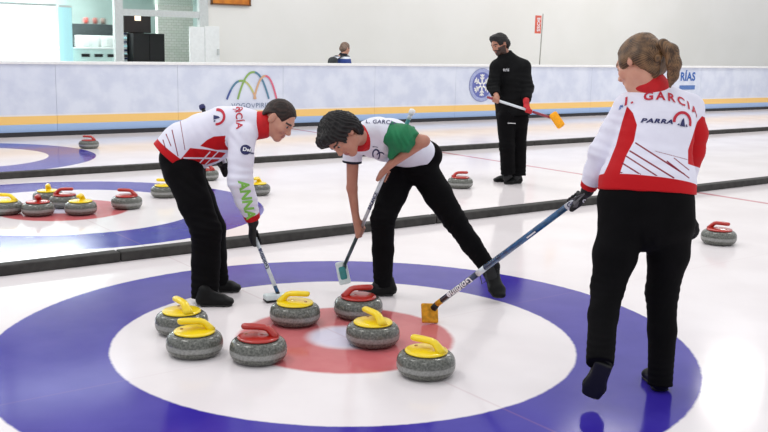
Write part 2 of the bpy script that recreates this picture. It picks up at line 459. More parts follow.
# ------------------------------------------------------------ people
def frame(f, u):
    f = nrm(f); u = V(u); u = nrm(u-f*(u @ f)); r = np.cross(f, u); return r, f, u
def head_field(F, H):
    c, (r, f, u) = H; c = V(c); fr = (r, f, u)
    L = lambda x, y, z: c+r*x+f*y+u*z
    F.ell(L(0, -.012, .028), fr, (.075, .097, .090), .02)
    F.ell(L(0, .030, -.012), fr, (.062, .062, .075), .02)
    F.cone(L(0, .010, -.045), L(0, .058, -.088), .052, .026, k=.03)
    F.cone(L(-.040, -.005, -.055), L(-.010, .055, -.092), .018, .016, k=.025); F.cone(L(.040, -.005, -.055), L(.010, .055, -.092), .018, .016, k=.025)
    F.cone(L(-.034, .074, .018), L(.034, .074, .018), .014, k=.02)
    for s_ in (-1, 1):
        F.ell(L(s_*.032, .094, -.002), fr, (.016, .012, .010), .010, cut=True)
        F.cone(L(s_*.043, .055, -.030), L(s_*.040, .062, -.034), .020, k=.02)
        F.ell(L(s_*.081, -.012, -.008), (nrm(r+f*.35*s_), nrm(f-r*.35*s_), u), (.010, .021, .034), .008)
    F.cone(L(0, .086, .006), L(0, .107, -.030), .008, .0105, k=.012)
    F.cone(L(-.009, .098, -.036), L(.009, .098, -.036), .009, k=.008)
    F.cone(L(-.018, .082, -.0585), L(.018, .082, -.0585), .0065, k=.008); F.cone(L(-.014, .081, -.069), L(.014, .081, -.069), .0075, k=.008)
    F.cone(L(-.030, .090, -.064), L(.030, .090, -.064), .0018, k=.003, cut=True)
    return L
def head_attrs(me, vv, H):
    c, (r, f, u) = H; q = vv-V(c); x, y, z = q @ r, q @ f, q @ u
    near = (np.linalg.norm(q, axis=1) < .16)
    lips = ((np.abs(x) < .022) & (np.abs(z+.064) < .0105) & (y > .07) & near).astype(float)
    br = ((np.abs(np.abs(x)-.033) < .021) & (np.abs(z-.021+np.abs(np.abs(x)-.028)*.15) < .006) & (y > .05) & near).astype(float)
    beard = (((z < -.045+.0*y) & (y > -.02) & near & ~((np.abs(x) < .02) & (np.abs(z+.064) < .008))) | ((z < -.02) & (np.abs(x) > .05) & (y > -.01) & near) | ((np.abs(x) < .03) & (np.abs(z+.048) < .007) & (y > .06) & near)).astype(float)
    beard *= (z > -.135)
    attr(me, 'lips', lips); attr(me, 'brows', br); attr(me, 'beard', beard)
def eyes(H, parent):
    c, (r, f, u) = H
    for s_ in (-1, 1):
        e = V(c)+r*(s_*.032)+f*.078+u*(-.001)
        bm = bmesh.new(); bmesh.ops.create_uvsphere(bm, u_segments=16, v_segments=10, radius=.0105)
        R3 = Matrix((Vector(r), Vector(u), Vector(-f))).transposed()
        for f_ in bm.faces: f_.material_index = 1 if f_.calc_center_median().z < -.0070 else 0
        for v_ in bm.verts: v_.co = R3 @ Vector((v_.co.x, v_.co.y, v_.co.z))+Vector(e)
        obj('eye', bm, [M['eye'], M['iris']], parent, True)
def grip(F, W, c, s, rs=.0125, grow=0., ts=1, flip=1):
    """a hand closed round a shaft: palm, four fingers of unequal length with three bends, thumb from the side of the palm"""
    W, c, s = V(W), V(c), nrm(s); a = c-W; a = nrm(a-(a @ s)*s); m_ = nrm(np.cross(s, a))*flip
    R = rs+.0095+grow*.6; fr = .0088+grow
    K = c-m_*(rs+.015)-a*.004
    for i in range(4):
        o = s*((i-1.5)*.0192)
        F.cone(W+(s*((i-1.5)*.012)), K+o-a*.006, .0135+grow, .0115+grow, k=.012)
        ln = (.90, 1., .97, .82)[i] if ts < 0 else (.82, .97, 1., .90)[i]
        pts = [K+o]+[c+o+R*(-m_*math.cos(math.radians(t*ln))+a*math.sin(math.radians(t*ln))) for t in (38, 80, 125, 165, 205)]
        for p, q, r0, r1 in zip(pts, pts[1:], (1.15, 1.05, 1.02, .96, .92), (1.05, 1.02, .96, .92, .85)):
            F.cone(p, q, fr*r0, fr*r1, k=.004)
    b0 = W+(K-W)*.30+s*ts*.020; b1 = W+(K-W)*.62+s*ts*.040+m_*.012
    b2 = c+s*ts*.050-a*(R*.9)+m_*.004; b3 = c+s*ts*.046+m_*(R*1.0)-a*.002
    F.cone(b0, b1, .0145+grow, .0125+grow, k=.012); F.cone(b1, b2, .0118+grow, .0105+grow, k=.006); F.cone(b2, b3, .0102+grow, .0088+grow, k=.004)
def relaxed(F, W, d, n, side, grow=0.):
    """an open, slightly curled hand: d along the fingers, n the palm normal, side towards the thumb"""
    W, d, n, side = V(W), nrm(d), nrm(n), nrm(side); K = W+d*.085
    for i in range(4):
        o = side*((1.5-i)*.0205); F.cone(W+side*((1.5-i)*.012), K+o, .0135+grow, .0115+grow, k=.012)
        L = (.9, 1, .94, .76)[i]; p = K+o; dd = d
        for j, (l, an) in enumerate(((.042, .30), (.028, .65), (.022, .95))):
            q = p+(d*math.cos(an)+n*math.sin(an))*l*L; F.cone(p, q, (.0095-.0008*j)+grow, (.0088-.0008*j)+grow, k=.004); p = q
    t0 = W+d*.025+side*.022; t1 = t0+(d*.7+side*.6+n*.3)*.038; t2 = t1+(d*.85+side*.15+n*.4)*.032
    F.cone(t0, t1, .0140+grow, .0115+grow, k=.012); F.cone(t1, t2, .0108+grow, .0088+grow, k=.005)
def shoe(parent, heel, toe, up, width=.048, mu='shoe', label=None, lace=True):
    """heel and toe: points on the ground line of the sole"""
    heel, toe = V(heel), V(toe); f = nrm(toe-heel); Ln = np.linalg.norm(toe-heel); u = V(up); u = nrm(u-f*(u @ f)); r = np.cross(f, u)
    F = Field(); P = lambda y, z, x=0: heel+f*(y*Ln)+u*z+r*x
    F.chain([(P(.14, .034), (.036, .032)), (P(.35, .034), (.037, .032)), (P(.70, .030), (width, .027)), (P(.86, .024), (width*.82, .022))], r, .02)
    F.cone(P(.17, .05), P(.21, .098), .034, .034, k=.03); F.cone(P(.25, .075), P(.62, .04), .034, .026, k=.03)
    F.cone(P(.1, -.04), P(.9, -.04), (.09, .052), side=r, k=.004, cut=True)
    me, vv = F.mesh('shoe', .0045)
    s_ = link('shoe', me, M[mu], parent, True)
    S = Field(); S.chain([(P(.14, .010), (.040, .011)), (P(.40, .010), (.036, .011)), (P(.70, .010), (width*1.05, .011)), (P(.87, .010), (width*.84, .011))], r, .006)
    S.cone(P(.08, -.050), P(.95, -.050), (.12, .0505), side=r, k=.002, cut=True)
    me, vv = S.mesh('sole', .0045); link('sole', me, M['sole'], s_, True)
    if lace:
        bm = bmesh.new()
        for i in range(4):
            y = .34+.07*i; z = .105-.013*i
            tube(bm, [P(y, z-.008, -.024), P(y+.02, z+.002, 0), P(y, z-.008, .024)], .0022, 6)
        obj('lace', bm, M['sole'], s_)
    return s_
def body_mesh(pr, parent, J, H, side_c, side_p, mskin, hands, res=.0045, thin=1.0, legk=1.0):
    F = Field(); L = head_field(F, H)
    c, (r, f, u) = H
    F.chain([(V(c)-f*.018-u*.06, .056*thin), (J['neck'], .060*thin)], k=.03)
    F.chain([(J['neck'], (.075, .055)), (J['chest'], (.155*thin, .095*thin)), (J['waist'], (.125*thin, .088*thin))], side_c, .04)
    F.chain([(J['waist'], (.125*thin, .088*thin)), (J['pelvis'], (.145*thin, .095*thin))], side_p, .04)
    for s_ in 'LR':
        F.cone(J['neck'], J['sh'+s_], .05, .050*thin, k=.03)
        F.chain([(J['sh'+s_], .048*thin), (J['el'+s_], .038*thin), (J['wr'+s_], .026*thin)], k=.015)
        F.chain([(J['hip'+s_], .078*thin), (J['kn'+s_], .046*thin), (J['an'+s_], .031*thin)], k=.02)
        F.cone(J['an'+s_], J['an'+s_]+(J['ft'+s_]-J['an'+s_])*.35, .030, .024, k=.02)
    for h in hands: h(F)
    me, vv = F.mesh('body', res); head_attrs(me, vv, H)
    b = link('body', me, M[mskin], parent, True); eyes(H, b)
    return b
def hair_mesh(b, F, m_, axis_o, axis_d, n=46, amp=.0022, res=.0045, fuzz=0.):
    axis_o, axis_d = V(axis_o), nrm(axis_d); a = nrm(np.cross(axis_d, (.3, .8, .5))); bb = np.cross(axis_d, a)
    def st(v):
        q = v-axis_o; t = np.arctan2(q @ a, q @ bb); al = q @ axis_d
        return np.sin(t*n+3*np.sin(al*30)+2*np.sin(t*5))
    def dp(v):
        return amp*st(v)+fuzz*(np.sin(v[:, 0]*190+np.sin(v[:, 1]*140)*2)*np.sin(v[:, 1]*170+v[:, 2]*120)+.5*np.sin(v[:, 2]*260))
    me, vv = F.mesh('hair', res, dp); attr(me, 'strand', st(vv)*.5+.5)
    return link('hair', me, m_, b, True)
def short_hair(H, thick=.010, front=.060, low=-.02, k=.01, crown=0., side=None, nape=1.):
    F = Field(); c, (r, f, u) = H; c = V(c); L = lambda x, y, z: c+r*x+f*y+u*z
    F.ell(L(0, -.014, .030+crown), (r, f, u), (.076+thick, .099+thick, .092+thick), k)
    F.cone(L(-.05, -.055, -.015), L(.05, -.055, -.015), .045*nape+thick*.6, k=.03)
    F.cone(L(0, -.075, -.03), L(0, -.065, -.06), .036*nape+thick*.3, k=.03)
    # face opening
    F.cone(L(0, front+.085, -.05), L(0, front+.075, .012), (.105, .085), side=r, k=.012, cut=True)
    F.cone(L(0, .06, -.11), L(0, -.0, -.13), (.12, .07), side=r, k=.012, cut=True)
    F.cone(L(-.13, .012, -.055), L(.13, .012, -.055), .045, k=.012, cut=True)
    if side: F.cone(L(-.14, side[0], side[1]-.07), L(.14, side[0], side[1]-.07), .07, k=.008, cut=True)
    return F, L

def socks(J, parent):
    for q in 'LR':
        a = J['an'+q]; up_ = nrm(J['kn'+q]-a); F = Field()
        F.chain([(a+up_*.07, .045), (a, .043), (a+(J['ft'+q]-a)*.45, .040)], None, .02, flat0=True)
        me, _ = F.mesh('sock', .006); link('sock', me, M['glove'], parent, True)
# ============================================================ THE HALL
def struct(o): o['kind'] = 'structure'; return o
bm = bmesh.new(); box(bm, (14, 1.4, -.15), (60, 20.3, .30)); struct(obj('floor', bm, M['ice']))
k = NT('concrete_walkway'); k.set(k.p.inputs['Base Color'], k.mix(k.noise(3), srgb(150, 150, 148), srgb(180, 178, 176)))
M['walk'] = k.m; struct(obj('trim_1', bx((14, 15.75, -.05), (60, 8.4, .10)), M['walk']))
k = NT('beige_hall_wall'); v = k.noise(.6, 4)
k.set(k.p.inputs['Base Color'], k.mix(k.ramp(v, .3, .7), srgb(239, 237, 231), srgb(244, 242, 237))); k.p.inputs['Roughness'].default_value = .8
k.bump(k.noise(40, 3), .1, .003); M['wall'] = k.m
WY = 14.5
def wall_x(px0): return px0
# far wall: solid right of the office opening, lintel above it, clerestory windows high up
bm = bmesh.new()
XO = 6.28
box(bm, ((XO+44)/2, WY+.15, 3.5), (44-XO, .3, 7.0))
box(bm, ((XO-16)/2, WY+.15, 3.65), (XO+16, .3, .70)); box(bm, ((XO-16)/2, WY+.15, 6.4), (XO+16, .3, 1.2))
box(bm, ((XO+4.6)/2, WY+.15, 4.8), (XO-4.6, .3, 1.6))
struct(obj('wall_back', bm, M['wall']))
M['daylight'] = emit('daylight_through_glass', (236, 244, 255), 2.6)
M['frame'] = mat('white_window_frame', (206, 210, 208), .5, .03)
wn = struct(obj('window_1', bx((-5.7, WY+.25, 5.5), (20.6, .04, .6)), M['daylight']))
bm = bmesh.new()
for i in range(9): box(bm, (-15.5+i*2.5, WY+.1, 4.95), (.08, .1, 1.7))
box(bm, (-5.7, WY+.1, 4.6), (20.6, .1, 1.2)); box(bm, (-5.7, WY+.1, 5.85), (20.6, .1, .12)); obj('window_frame', bm, M['frame'], wn)

# ------------------------------------------------------------ glazed office on the left
M['officewall'] = mat('pale_teal_office_wall', (186, 204, 200), .7, .06, 1.5)
M['officefloor'] = mat('office_floor', (150, 150, 146), .6, .05)
bm = bmesh.new(); box(bm, ((7.6-16)/2, WY+4.2, 1.6), (7.6+16, .1, 3.4)); struct(obj('wall_office_back', bm, M['officewall']))
struct(obj('wall_office_right', bx((7.6, WY+2.2, 1.6), (.06, 3.9, 3.4)), M['officewall']))
struct(obj('ceiling', bx(((7.6-16)/2, WY+2.3, 3.34), (7.6+16, 3.9, .08)), M['officewall']))
area((0.5, WY+2.2, 3.25), 8, 2.5, 560, (.95, 1, 1))
# frame of the glazing
bm = bmesh.new()
def wp(px, y=WY): return px
for x, wd in ((4.368, .17), (6.200, .20), (-2.2, .12), (-8, .12)): box(bm, (x, WY, 1.65), (wd, .12, 3.3))
box(bm, ((4.368+6.200)/2, WY, 2.099), (6.200-4.368, .10, .13))
box(bm, (-5, WY, 3.28), (22, .12, .1)); box(bm, (-5, WY, .05), (22, .12, .1))
wf = struct(obj('window_2', bm, M['frame']))
k = NT('clear_glass'); k.p.inputs['Base Color'].default_value = srgb(235, 248, 246); k.p.inputs['Roughness'].default_value = .02
k.p.inputs['Transmission Weight'].default_value = 1; k.p.inputs['IOR'].default_value = 1.05; k.p.inputs['Alpha'].default_value = .35
M['glass'] = k.m
obj('pane', bx(((4.368-2.2)/2, WY, 1.65), (4.368+2.2-.2, .012, 3.1)), M['glass'], wf)
obj('pane', bx(((4.368+6.200)/2, WY, 2.75), (6.200-4.368-.2, .012, .95)), M['glass'], wf)
# white roller screen and pale blue curtain behind the glass
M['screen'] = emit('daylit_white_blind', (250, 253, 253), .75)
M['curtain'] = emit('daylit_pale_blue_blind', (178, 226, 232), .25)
t = empty('roller_blind', (1.2, WY+.35, 0), 'large white roller blind filling the glazing at the far left', 'blind')
obj('blind_cloth', bx(((3.266-2)/2, WY+.35, 1.09), (3.266+2, .02, 2.18)), M['screen'], t)
obj('blind_rail', bx(((3.266-2)/2, WY+.35, 2.19), (3.266+2, .05, .035)), M['frame'], t)
t = empty('roller_blind', (3.266, WY+.45, 0), 'narrow pale blue blind just right of the white blind', 'blind')
obj('blind_cloth', bx(((3.266+3.553)/2+.06, WY+.45, 1.08), (3.553-3.266-.02, .02, 2.16)), M['curtain'], t)
obj('blind_rail', bx(((3.266+3.553)/2+.06, WY+.45, 2.18), (3.553-3.266-.02, .05, .03)), M['frame'], t)
# counter with dark slots, cabinets, ring binder shelf
M['countertop'] = mat('dark_worktop', (76, 84, 86), .5, .1)
M['cab'] = mat('white_cabinet_laminate', (244, 246, 244), .4, .02)
M['paleteal'] = mat('pale_green_laminate', (206, 232, 226), .5, .02)
M['dark'] = mat('black_office_plastic', (10, 10, 12), .6, .1)
t = empty('reception_counter', (3.2, WY+.9, 0), 'pale green counter with dark letter slots under the office glass', 'counter')
obj('counter_body', bx((4.091, WY+.9, .68), (1.098, .5, 1.36)), M['paleteal'], t)
obj('worktop', bx((4.091, WY+.9, 1.375), (1.098+.06, .54, .03)), M['cab'], t)
for i in range(4):
    obj('letter_slot', bx((3.922+i*.27, WY+.645, 1.235), (.17, .02, .06)), M['dark'], t)
for i, x in enumerate((4.301, 4.688)):
    t = empty('wall_cabinet', (x, WY+1.5, 0), ('white cabinet behind the counter, nearer the tall white blinds', 'white cabinet behind the counter, beside the central window post')[i], 'cabinet', 'white cabinets behind the counter')
    obj('body', bx((x, WY+1.6, .82), (0.360, .4, 1.64), bev=.005), M['cab'], t)
    for s_ in (-1, 1):
        d_ = obj('door', bx((x+s_*0.360/4, WY+1.39, .82), (0.360/2-.006, .02, 1.58), bev=.004), M['cab'], t)
        obj('handle', bx((x+s_*.04, WY+1.37, 1.3), (.015, .02, .12)), M['frame'], d_)
t = obj('back_panel', bx((4.301+.32, WY+2.2, .95), (1.4, .2, 1.86)), M['countertop']); tag(t, 'dark grey serving hatch above the two white cabinets', 'hatch')
for i, (dx, c_) in enumerate(((-.1, (190, 60, 50)), (.1, (150, 70, 60)), (.28, (120, 90, 80)))):
    bm = bmesh.new(); lathe(bm, [(0, 0), (.05, 0), (.055, .05), (.05, .11), (.02, .14), (0, .14)], 14, (4.301+.3+dx, WY+2.2, 1.885))
    tag(obj('jar', bm, mat('jar_glaze_%d' % i, c_, .4)), ('reddish jar on the dark hatch, nearest the blinds', 'middle rust coloured jar on the dark hatch', 'brown jar on the dark hatch nearest the window post')[i], 'jar', 'jars on the serving hatch')
def binders(x, z0, n, y, lab):
    t = empty('document_rack', (x, y, 0), lab, 'rack')
    obj('rack_frame', bx((x, y+.1, (z0+n*.085)/2), (.20, .22, z0+n*.085)), M['cab'], t)
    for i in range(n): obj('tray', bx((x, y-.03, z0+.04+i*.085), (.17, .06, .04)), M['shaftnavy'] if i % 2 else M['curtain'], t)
binders(3.771, 1.05, 10, WY+1.3, 'tall narrow rack of blue document trays left of the counter')
binders(4.831-.04, 1.05, 8, WY+.9, 'narrow rack of blue document trays beside the black cabinet')
# black cabinet with a dark television above it
t = empty('black_cabinet', (5.275, WY+.8, 0), 'large black cabinet standing in the open doorway of the office', 'cabinet')
obj('body', bx((5.275, WY+.9, .85), (0.702, .5, 1.70), bev=.01), M['dark'], t)
for s_ in (-1, 1): obj('door', bx((5.275+s_*0.702/4, WY+.64, .85), (0.702/2-.02, .02, 1.64), bev=.004), M['dark'], t)
t = empty('television', (5.118, WY+.9, 1.70), 'black television on a neck on top of the black cabinet', 'television')
obj('neck', bx((5.118, WY+.95, 1.75), (.30, .12, .10)), M['dark'], t)
obj('screen', bx((5.118, WY+.9, 1.891), (0.595, .10, .36), bev=.01), mat('dark_brown_screen', (34, 22, 20), .3), t)
obj('lamp', bx((5.118, WY+.84, 1.891+.12), (.12, .05, .1)), emit('warm_lamp', (255, 230, 200), 1.2), t)
k = NT('white_brick'); b_ = k.n('ShaderNodeTexBrick'); o = k.n('ShaderNodeTexCoord').outputs['Object']
mp = k.n('ShaderNodeMapping'); mp.inputs['Rotation'].default_value = (PI/2, 0, 0); k.t.links.new(o, mp.inputs[0]); k.t.links.new(mp.outputs[0], b_.inputs[0])
b_.inputs['Scale'].default_value = 4.2; b_.inputs['Color1'].default_value = srgb(250, 250, 244); b_.inputs['Color2'].default_value = srgb(238, 242, 232)
b_.inputs['Mortar'].default_value = srgb(214, 216, 204); b_.inputs['Mortar Size'].default_value = .02; k.t.links.new(b_.outputs[0], k.p.inputs['Base Color'])
M['brick'] = k.m
tag(obj('brick_partition', bx((6.418, WY+1.9, 1.6), (0.851, .15, 3.1)), M['brick']), 'white painted brick partition inside the office', 'partition')
# white double door folded out beside the opening
d1 = struct(obj('door_1', bx((5.915, WY-.30, 1.873/2-.01), (0.331, .05, 1.873-.02), bev=.006), M['cab']))
d2 = struct(obj('door_2', bx((6.254, WY-.30, 1.873/2), (0.331, .05, 1.873), bev=.006), M['cab']))
obj('door_handle', bx((6.254+.12, WY-.35, 1.35), (.03, .05, .12)), M['frame'], d2)
# orange sign on the wall
k = NT('orange_poster'); k.set(k.p.inputs['Base Color'], k.mix(k.ramp(k.noise(6), .35, .65), srgb(196, 110, 20), srgb(222, 136, 30))); M['poster'] = k.m
t = empty('wall_sign', (6.840, WY-.05, 2.6), 'orange sign with brown frame high on the beige wall', 'sign')
obj('sign_board', bx((6.840, WY-.03, 2.341+.45), (0.896, .04, .90)), M['poster'], t)
bm = bmesh.new()
for z_ in (2.341, 2.341+.90): box(bm, (6.840, WY-.04, z_), (0.896+.04, .06, .03))
for s_ in (-1, 1): box(bm, (6.840+s_*0.896/2, WY-.04, 2.341+.45), (.03, .06, .92))
obj('sign_frame', bm, mat('brown_wood_frame', (120, 74, 30), .5), t)

# ------------------------------------------------------------ advertising boards round the ice
BA = math.atan(-.0141); BY = 11.555; BH = 1.17
k = NT('advertising_board'); o = k.n('ShaderNodeTexCoord').outputs['Object']; s_ = k.n('ShaderNodeSeparateXYZ'); k.t.links.new(o, s_.inputs[0]); z = s_.outputs[2]
k_n = k.ramp(k.noise(2.6, 5), .35, .65)
c_ = k.mix(k_n, srgb(200, 206, 222), srgb(214, 219, 231))
def zb(c_, a, b, col): return k.mix(k.math('MULTIPLY', k.ramp(z, a-.004, a+.004), k.math('SUBTRACT', 1.0, k.ramp(z, b-.004, b+.004))), c_, col)
c_ = zb(c_, .19, .325, srgb(240, 196, 116)); c_ = zb(c_, .325, .345, srgb(226, 222, 220)); c_ = zb(c_, -.1, .19, srgb(158, 184, 222))
k.set(k.p.inputs['Base Color'], c_); k.p.inputs['Roughness'].default_value = .35; k.bump(k.noise(4, 4), .25, .02); M['board'] = k.m
M['kick'] = mat('dark_kick_strip', (36, 36, 42), .6, .1)
bd = empty('rink_board', (0, BY, 0), 'long pale blue advertising board with yellow stripe behind the ice', 'barrier', rz=BA)
def bpt(x, z, off=0): return Matrix.Rotation(BA, 3, 'Z') @ Vector((x, off, z))+Vector((0, BY, 0))
def onboard(bm):
    bmesh.ops.transform(bm, matrix=Matrix.Translation((0, BY, 0)) @ Matrix.Rotation(BA, 4, 'Z'), verts=bm.verts); return bm
for i in range(21):
    x0 = -12.54+i*2.1
    obj('panel', onboard(bx((x0+1.05, .06, BH/2), (2.096, .10, BH-.02))), M['board'], bd)
obj('top_rail', onboard(bx((9.2, .05, BH), (42.6, .14, .05), bev=.008)), M['white'], bd)
obj('kick_plate', onboard(bx((9.2, -.01, .035), (42.6, .04, .07))), M['kick'], bd)
def flat(bm, x, z, name, mats):   # marks printed on the board
    bmesh.ops.transform(bm, matrix=Matrix.Translation((0, BY, 0)) @ Matrix.Rotation(BA, 4, 'Z') @ Matrix.Translation((x, .003, z)) @ Matrix.Rotation(PI/2, 4, 'X'), verts=bm.verts)
    return obj(name, bm, mats, bd)
RB = [mat('logo_%s' % n, c, .5, .02) for n, c in (('blue', (64, 84, 146)), ('teal', (84, 126, 150)), ('green', (134, 168, 92)), ('olive', (186, 188, 120)), ('orange', (206, 164, 130)), ('red', (212, 104, 128)))]
bm = bmesh.new()
def par(x0, x1, h, c0, c1, w0=.038, n=22):
    xm = (x0+x1)/2; hw = (x1-x0)/2; vs = []
    for i in range(n+1):
        t = -1+2*i/n; x = xm+hw*t; y = h*(1-abs(t)**2.2); d = 2.2*h*abs(t)**1.2*(1 if t > 0 else -1)/hw
        nx, ny = d/math.hypot(1, d), 1/math.hypot(1, d); vs.append((bm.verts.new((x-nx*w0/2, y-ny*w0/2, (c0+c1)*.0004)), bm.verts.new((x+nx*w0/2, y+ny*w0/2, (c0+c1)*.0004))))
    for i, (a, b) in enumerate(zip(vs, vs[1:])):
        f = bm.faces.new((a[0], a[1], b[1], b[0])); f.material_index = int(c0+(c1-c0)*i/n+.5)
par(-.52, .07, .335, 0, 4); par(.03, .50, .42, 4, 5); par(-.30, .34, .49, 2, 1)
flat(bm, 5.765-.05, .535, 'arches_logo', RB)
flat(text_bm('VOGO\u2228PIRINEO', .125, .001, spacing=1.1), 5.765+.02, .415, 'lettering', mat('grey_blue_ink', (120, 134, 160), .6))
bm = bmesh.new(); bmesh.ops.create_circle(bm, cap_ends=True, radius=.36, segments=40)
n0 = len(bm.faces); arc_bm(bm, (0, 0), .315, .315, .075, 0, 2*PI, 40, 1)
for v_ in bm.verts[40:]: v_.co.z += .0015
for i in range(6):
    a = i*PI/3+PI/2; d_ = V(math.cos(a), math.sin(a)); p_ = V(-d_[1], d_[0])
    def st_(a0, b0, wd):
        e = nrm(b0-a0); q = V(-e[1], e[0])*wd; polyf(bm, [a0-q, b0-q, b0+q, a0+q], 2, .003)
    st_(d_*.03, d_*.235, .020)
    for t in (.11, .17): st_(d_*t, d_*(t+.055)+p_*.055, .013); st_(d_*t, d_*(t+.055)-p_*.055, .013)
bmesh.ops.recalc_face_normals(bm, faces=bm.faces[:])
flat(bm, 11.295, 0.751, 'snowflake_emblem', [mat('emblem_blue', (98, 106, 170), .5), mat('emblem_rim', (158, 166, 204), .5), M['white']])
flat(text_bm('R\u00cdAS', .30, .008, spacing=1.05), 18.393, 0.909, 'lettering', M['blueink'])
bm = bmesh.new(); polyf(bm, [(-.32, -.055), (.32, -.055), (.32, .055), (-.32, .055)]); flat(bm, 18.393, 0.909-.27, 'blue_label', mat('label_blue', (82, 116, 176), .5))
# orange marker flag on a thin pole behind the boards
t = empty('marker_flag', (14.879, 13.2, 0), 'thin grey pole with a small orange sign, behind the boards', 'flag')
bm = bmesh.new(); tube(bm, [(14.879-.05, 13.2, 0), (14.879+.03, 13.2, 2.42)], .014, 8); obj('pole', bm, mat('pole_grey', (160, 158, 150), .5), t)
fl = obj('flag_plate', bx((14.879-.14, 13.19, 2.15), (.20, .02, .44)), mat('flag_orange', (226, 104, 84), .6), t)
bm = text_bm('BOSS', .15, .003); bmesh.ops.transform(bm, matrix=Matrix.Translation((14.879-.14, 13.176, 2.15)) @ Matrix.Rotation(PI/2, 4, 'Y') @ Matrix.Rotation(PI/2, 4, 'X'), verts=bm.verts)
obj('lettering', bm, M['whiteink'], fl)

# ------------------------------------------------------------ foam dividers between the sheets
for i, (y, lab) in enumerate(((2.314+.055, 'low black foam divider between the near sheet and the middle sheet'), (6.855+.055, 'low black foam divider between the middle sheet and the far sheet'))):
    t = empty('lane_divider', (0, y, 0), lab, 'divider', 'foam dividers between the sheets')
    for j in range(15):
        obj('foam_block', bx((-10.5+j*2.9, y, .036), (2.892, .11, .072), bev=.010), M['blackrub'], t)

# ============================================================ CURLING STONES
def stone_mesh():
    bm = bmesh.new(); R = .1425; H = .114
    pr = [(0, .004), (.060, .004), (.064, 0), (.070, .001), (.076, .006)]
    for i in range(0, 13):
        a = -PI/2+PI*i/12; rr = .0475
        pr.append((R-rr+rr*max(0, math.cos(a))**.8 if i not in (0, 12) else R-rr, H/2+(H/2-.003)*math.sin(a)*abs(math.sin(a))**-.12 if i != 6 else H/2))
    pr += [(.080, H+.001), (0, H+.001)]
    lathe(bm, pr, 56); return bm
def cap_mesh():
    bm = bmesh.new(); H = .1155
    lathe(bm, [(0, H-.001), (.101, H-.002), (.104, H+.002), (.101, H+.007), (.088, H+.010), (.060, H+.0135), (.030, H+.016), (0, H+.017)], 48); return bm
def handle_mesh():   # gooseneck: fin at one side, grip reaching across the stone along +x
    bm = bmesh.new(); H = .128
    pts = [(-.088, 0, H-.012), (-.072, 0, H+.006), (-.060, 0, H+.020), (-.046, 0, H+.034), (-.026, 0, H+.041), (.02, 0, H+.043), (.068, 0, H+.043), (.079, 0, H+.043), (.084, 0, H+.042)]
    tube(bm, pts, [.024, .022, .0195, .0180, .0178, .0184, .0178, .014, .006], 16, squash=(1.25, .88))
    tube(bm, [(-.075, 0, H-.012), (-.02, 0, H-.004), (.045, 0, H-.010)], [.016, .020, .010], 12, squash=(1.3, .55))
    return bm
def bolt_mesh():
    bm = bmesh.new(); lathe(bm, [(0, .1285), (.009, .1285), (.009, .133), (.006, .135), (0, .135)], 14, (.062, -.012, -.004)); return bm
PROTO = {}
def stone(kind, x, y, ang, label, group):
    if kind not in PROTO:
        t = empty('curling_stone', (0, 0, 0), label, 'curling stone', group)
        obj('granite_body', stone_mesh(), M['granite'], t); cm = M['yellow'] if kind == 'y' else M['redp']
        c_ = obj('cap', cap_mesh(), cm, t); obj('handle', handle_mesh(), cm, t); obj('bolt', bolt_mesh(), M['bolt'], c_)
        PROTO[kind] = t; r = t
    else:
        s0 = PROTO[kind]; r = s0.copy(); COL.objects.link(r)
        for ch in list(s0.children):
            c_ = ch.copy(); COL.objects.link(c_); c_.parent = r
            for g_ in list(ch.children): d_ = g_.copy(); COL.objects.link(d_); d_.parent = c_
    r.location = (x, y, 0); r.rotation_euler.z = ang; r['label'] = label; r['group'] = group
def A(r, f):    # heading of a handle, given as amounts to the right and away along the floor
    v_ = Vector((cR.x, cR.y)).normalized()*r+Vector((cF.x, cF.y)).normalized()*f; return math.atan2(v_.y, v_.x)
G1 = 'stones in the near house'; G2 = 'stones in the middle house'; G3 = 'stones out on the ice'
stone('y', -0.793, 0.183, A(-1, -.25), 'yellow-handled curling stone at the left, just in front of another yellow one', G1)
stone('y', -0.693, 0.554, A(-.6, .8), 'yellow-handled curling stone half hidden behind the leftmost front one, by the black shoes', G1)
stone('r', -0.572, -0.075, A(-1, .0), 'red-handled curling stone at the front left of the red ring', G1)
stone('y', -0.090, 0.373, A(1, -.1), 'yellow-handled curling stone touched by the blue broom of the bending man', G1)
stone('r', 0.288, 0.292, A(.95, .2), 'red-handled curling stone beside the black shoe of the boy', G1)
stone('y', 0.058, -0.171, A(-.6, .8), 'yellow-handled curling stone on the white button, behind the foremost stone', G1)
stone('y', -0.006, -0.696, A(-.85, .5), 'yellow-handled curling stone nearest the camera, right of the red ring', G1)
stone('y', -.500, 4.665, A(-1, 0), 'yellow-handled curling stone at the left edge in the middle house', G2)
stone('r', -.280, 4.466, A(.25, -1), 'red-handled curling stone between two yellow ones in the middle house', G2)
stone('y', .056, 4.329, A(.1, -1), 'yellow-handled curling stone at the front right of the cluster in the middle house', G2)
stone('r', .051, 4.753, A(1, .1), 'red-handled curling stone behind the front row in the middle house', G2)
stone('y', -.005, 5.06, A(.3, -1), 'yellow-handled curling stone farthest back in the middle house cluster', G2)
stone('r', .523, 4.422, A(-1, 0), 'red-handled curling stone alone right of the cluster in the middle house', G2)
stone('y', 1.10, 4.87, A(-1, 0), 'curling stone mostly hidden behind the legs of the bending man', G3)
stone('r', 2.00, 5.78, A(-1, .3), 'red-handled curling stone seen under the chest of the bending man', G3)
stone('y', 1.975, 4.554, A(-.2, -1), 'yellow-handled curling stone right of the sleeve of the bending man', G3)
stone('r', 1.955, 9.499, A(-1, 0), 'red-handled curling stone alone near the far boards', G3)
stone('r', 4.193, 3.894, A(1, 0), 'red-handled curling stone left of the man in black', G3)
stone('r', 4.015, .45, A(.7, -.6), 'red-handled curling stone on the right, beside the hip of the woman', G3)
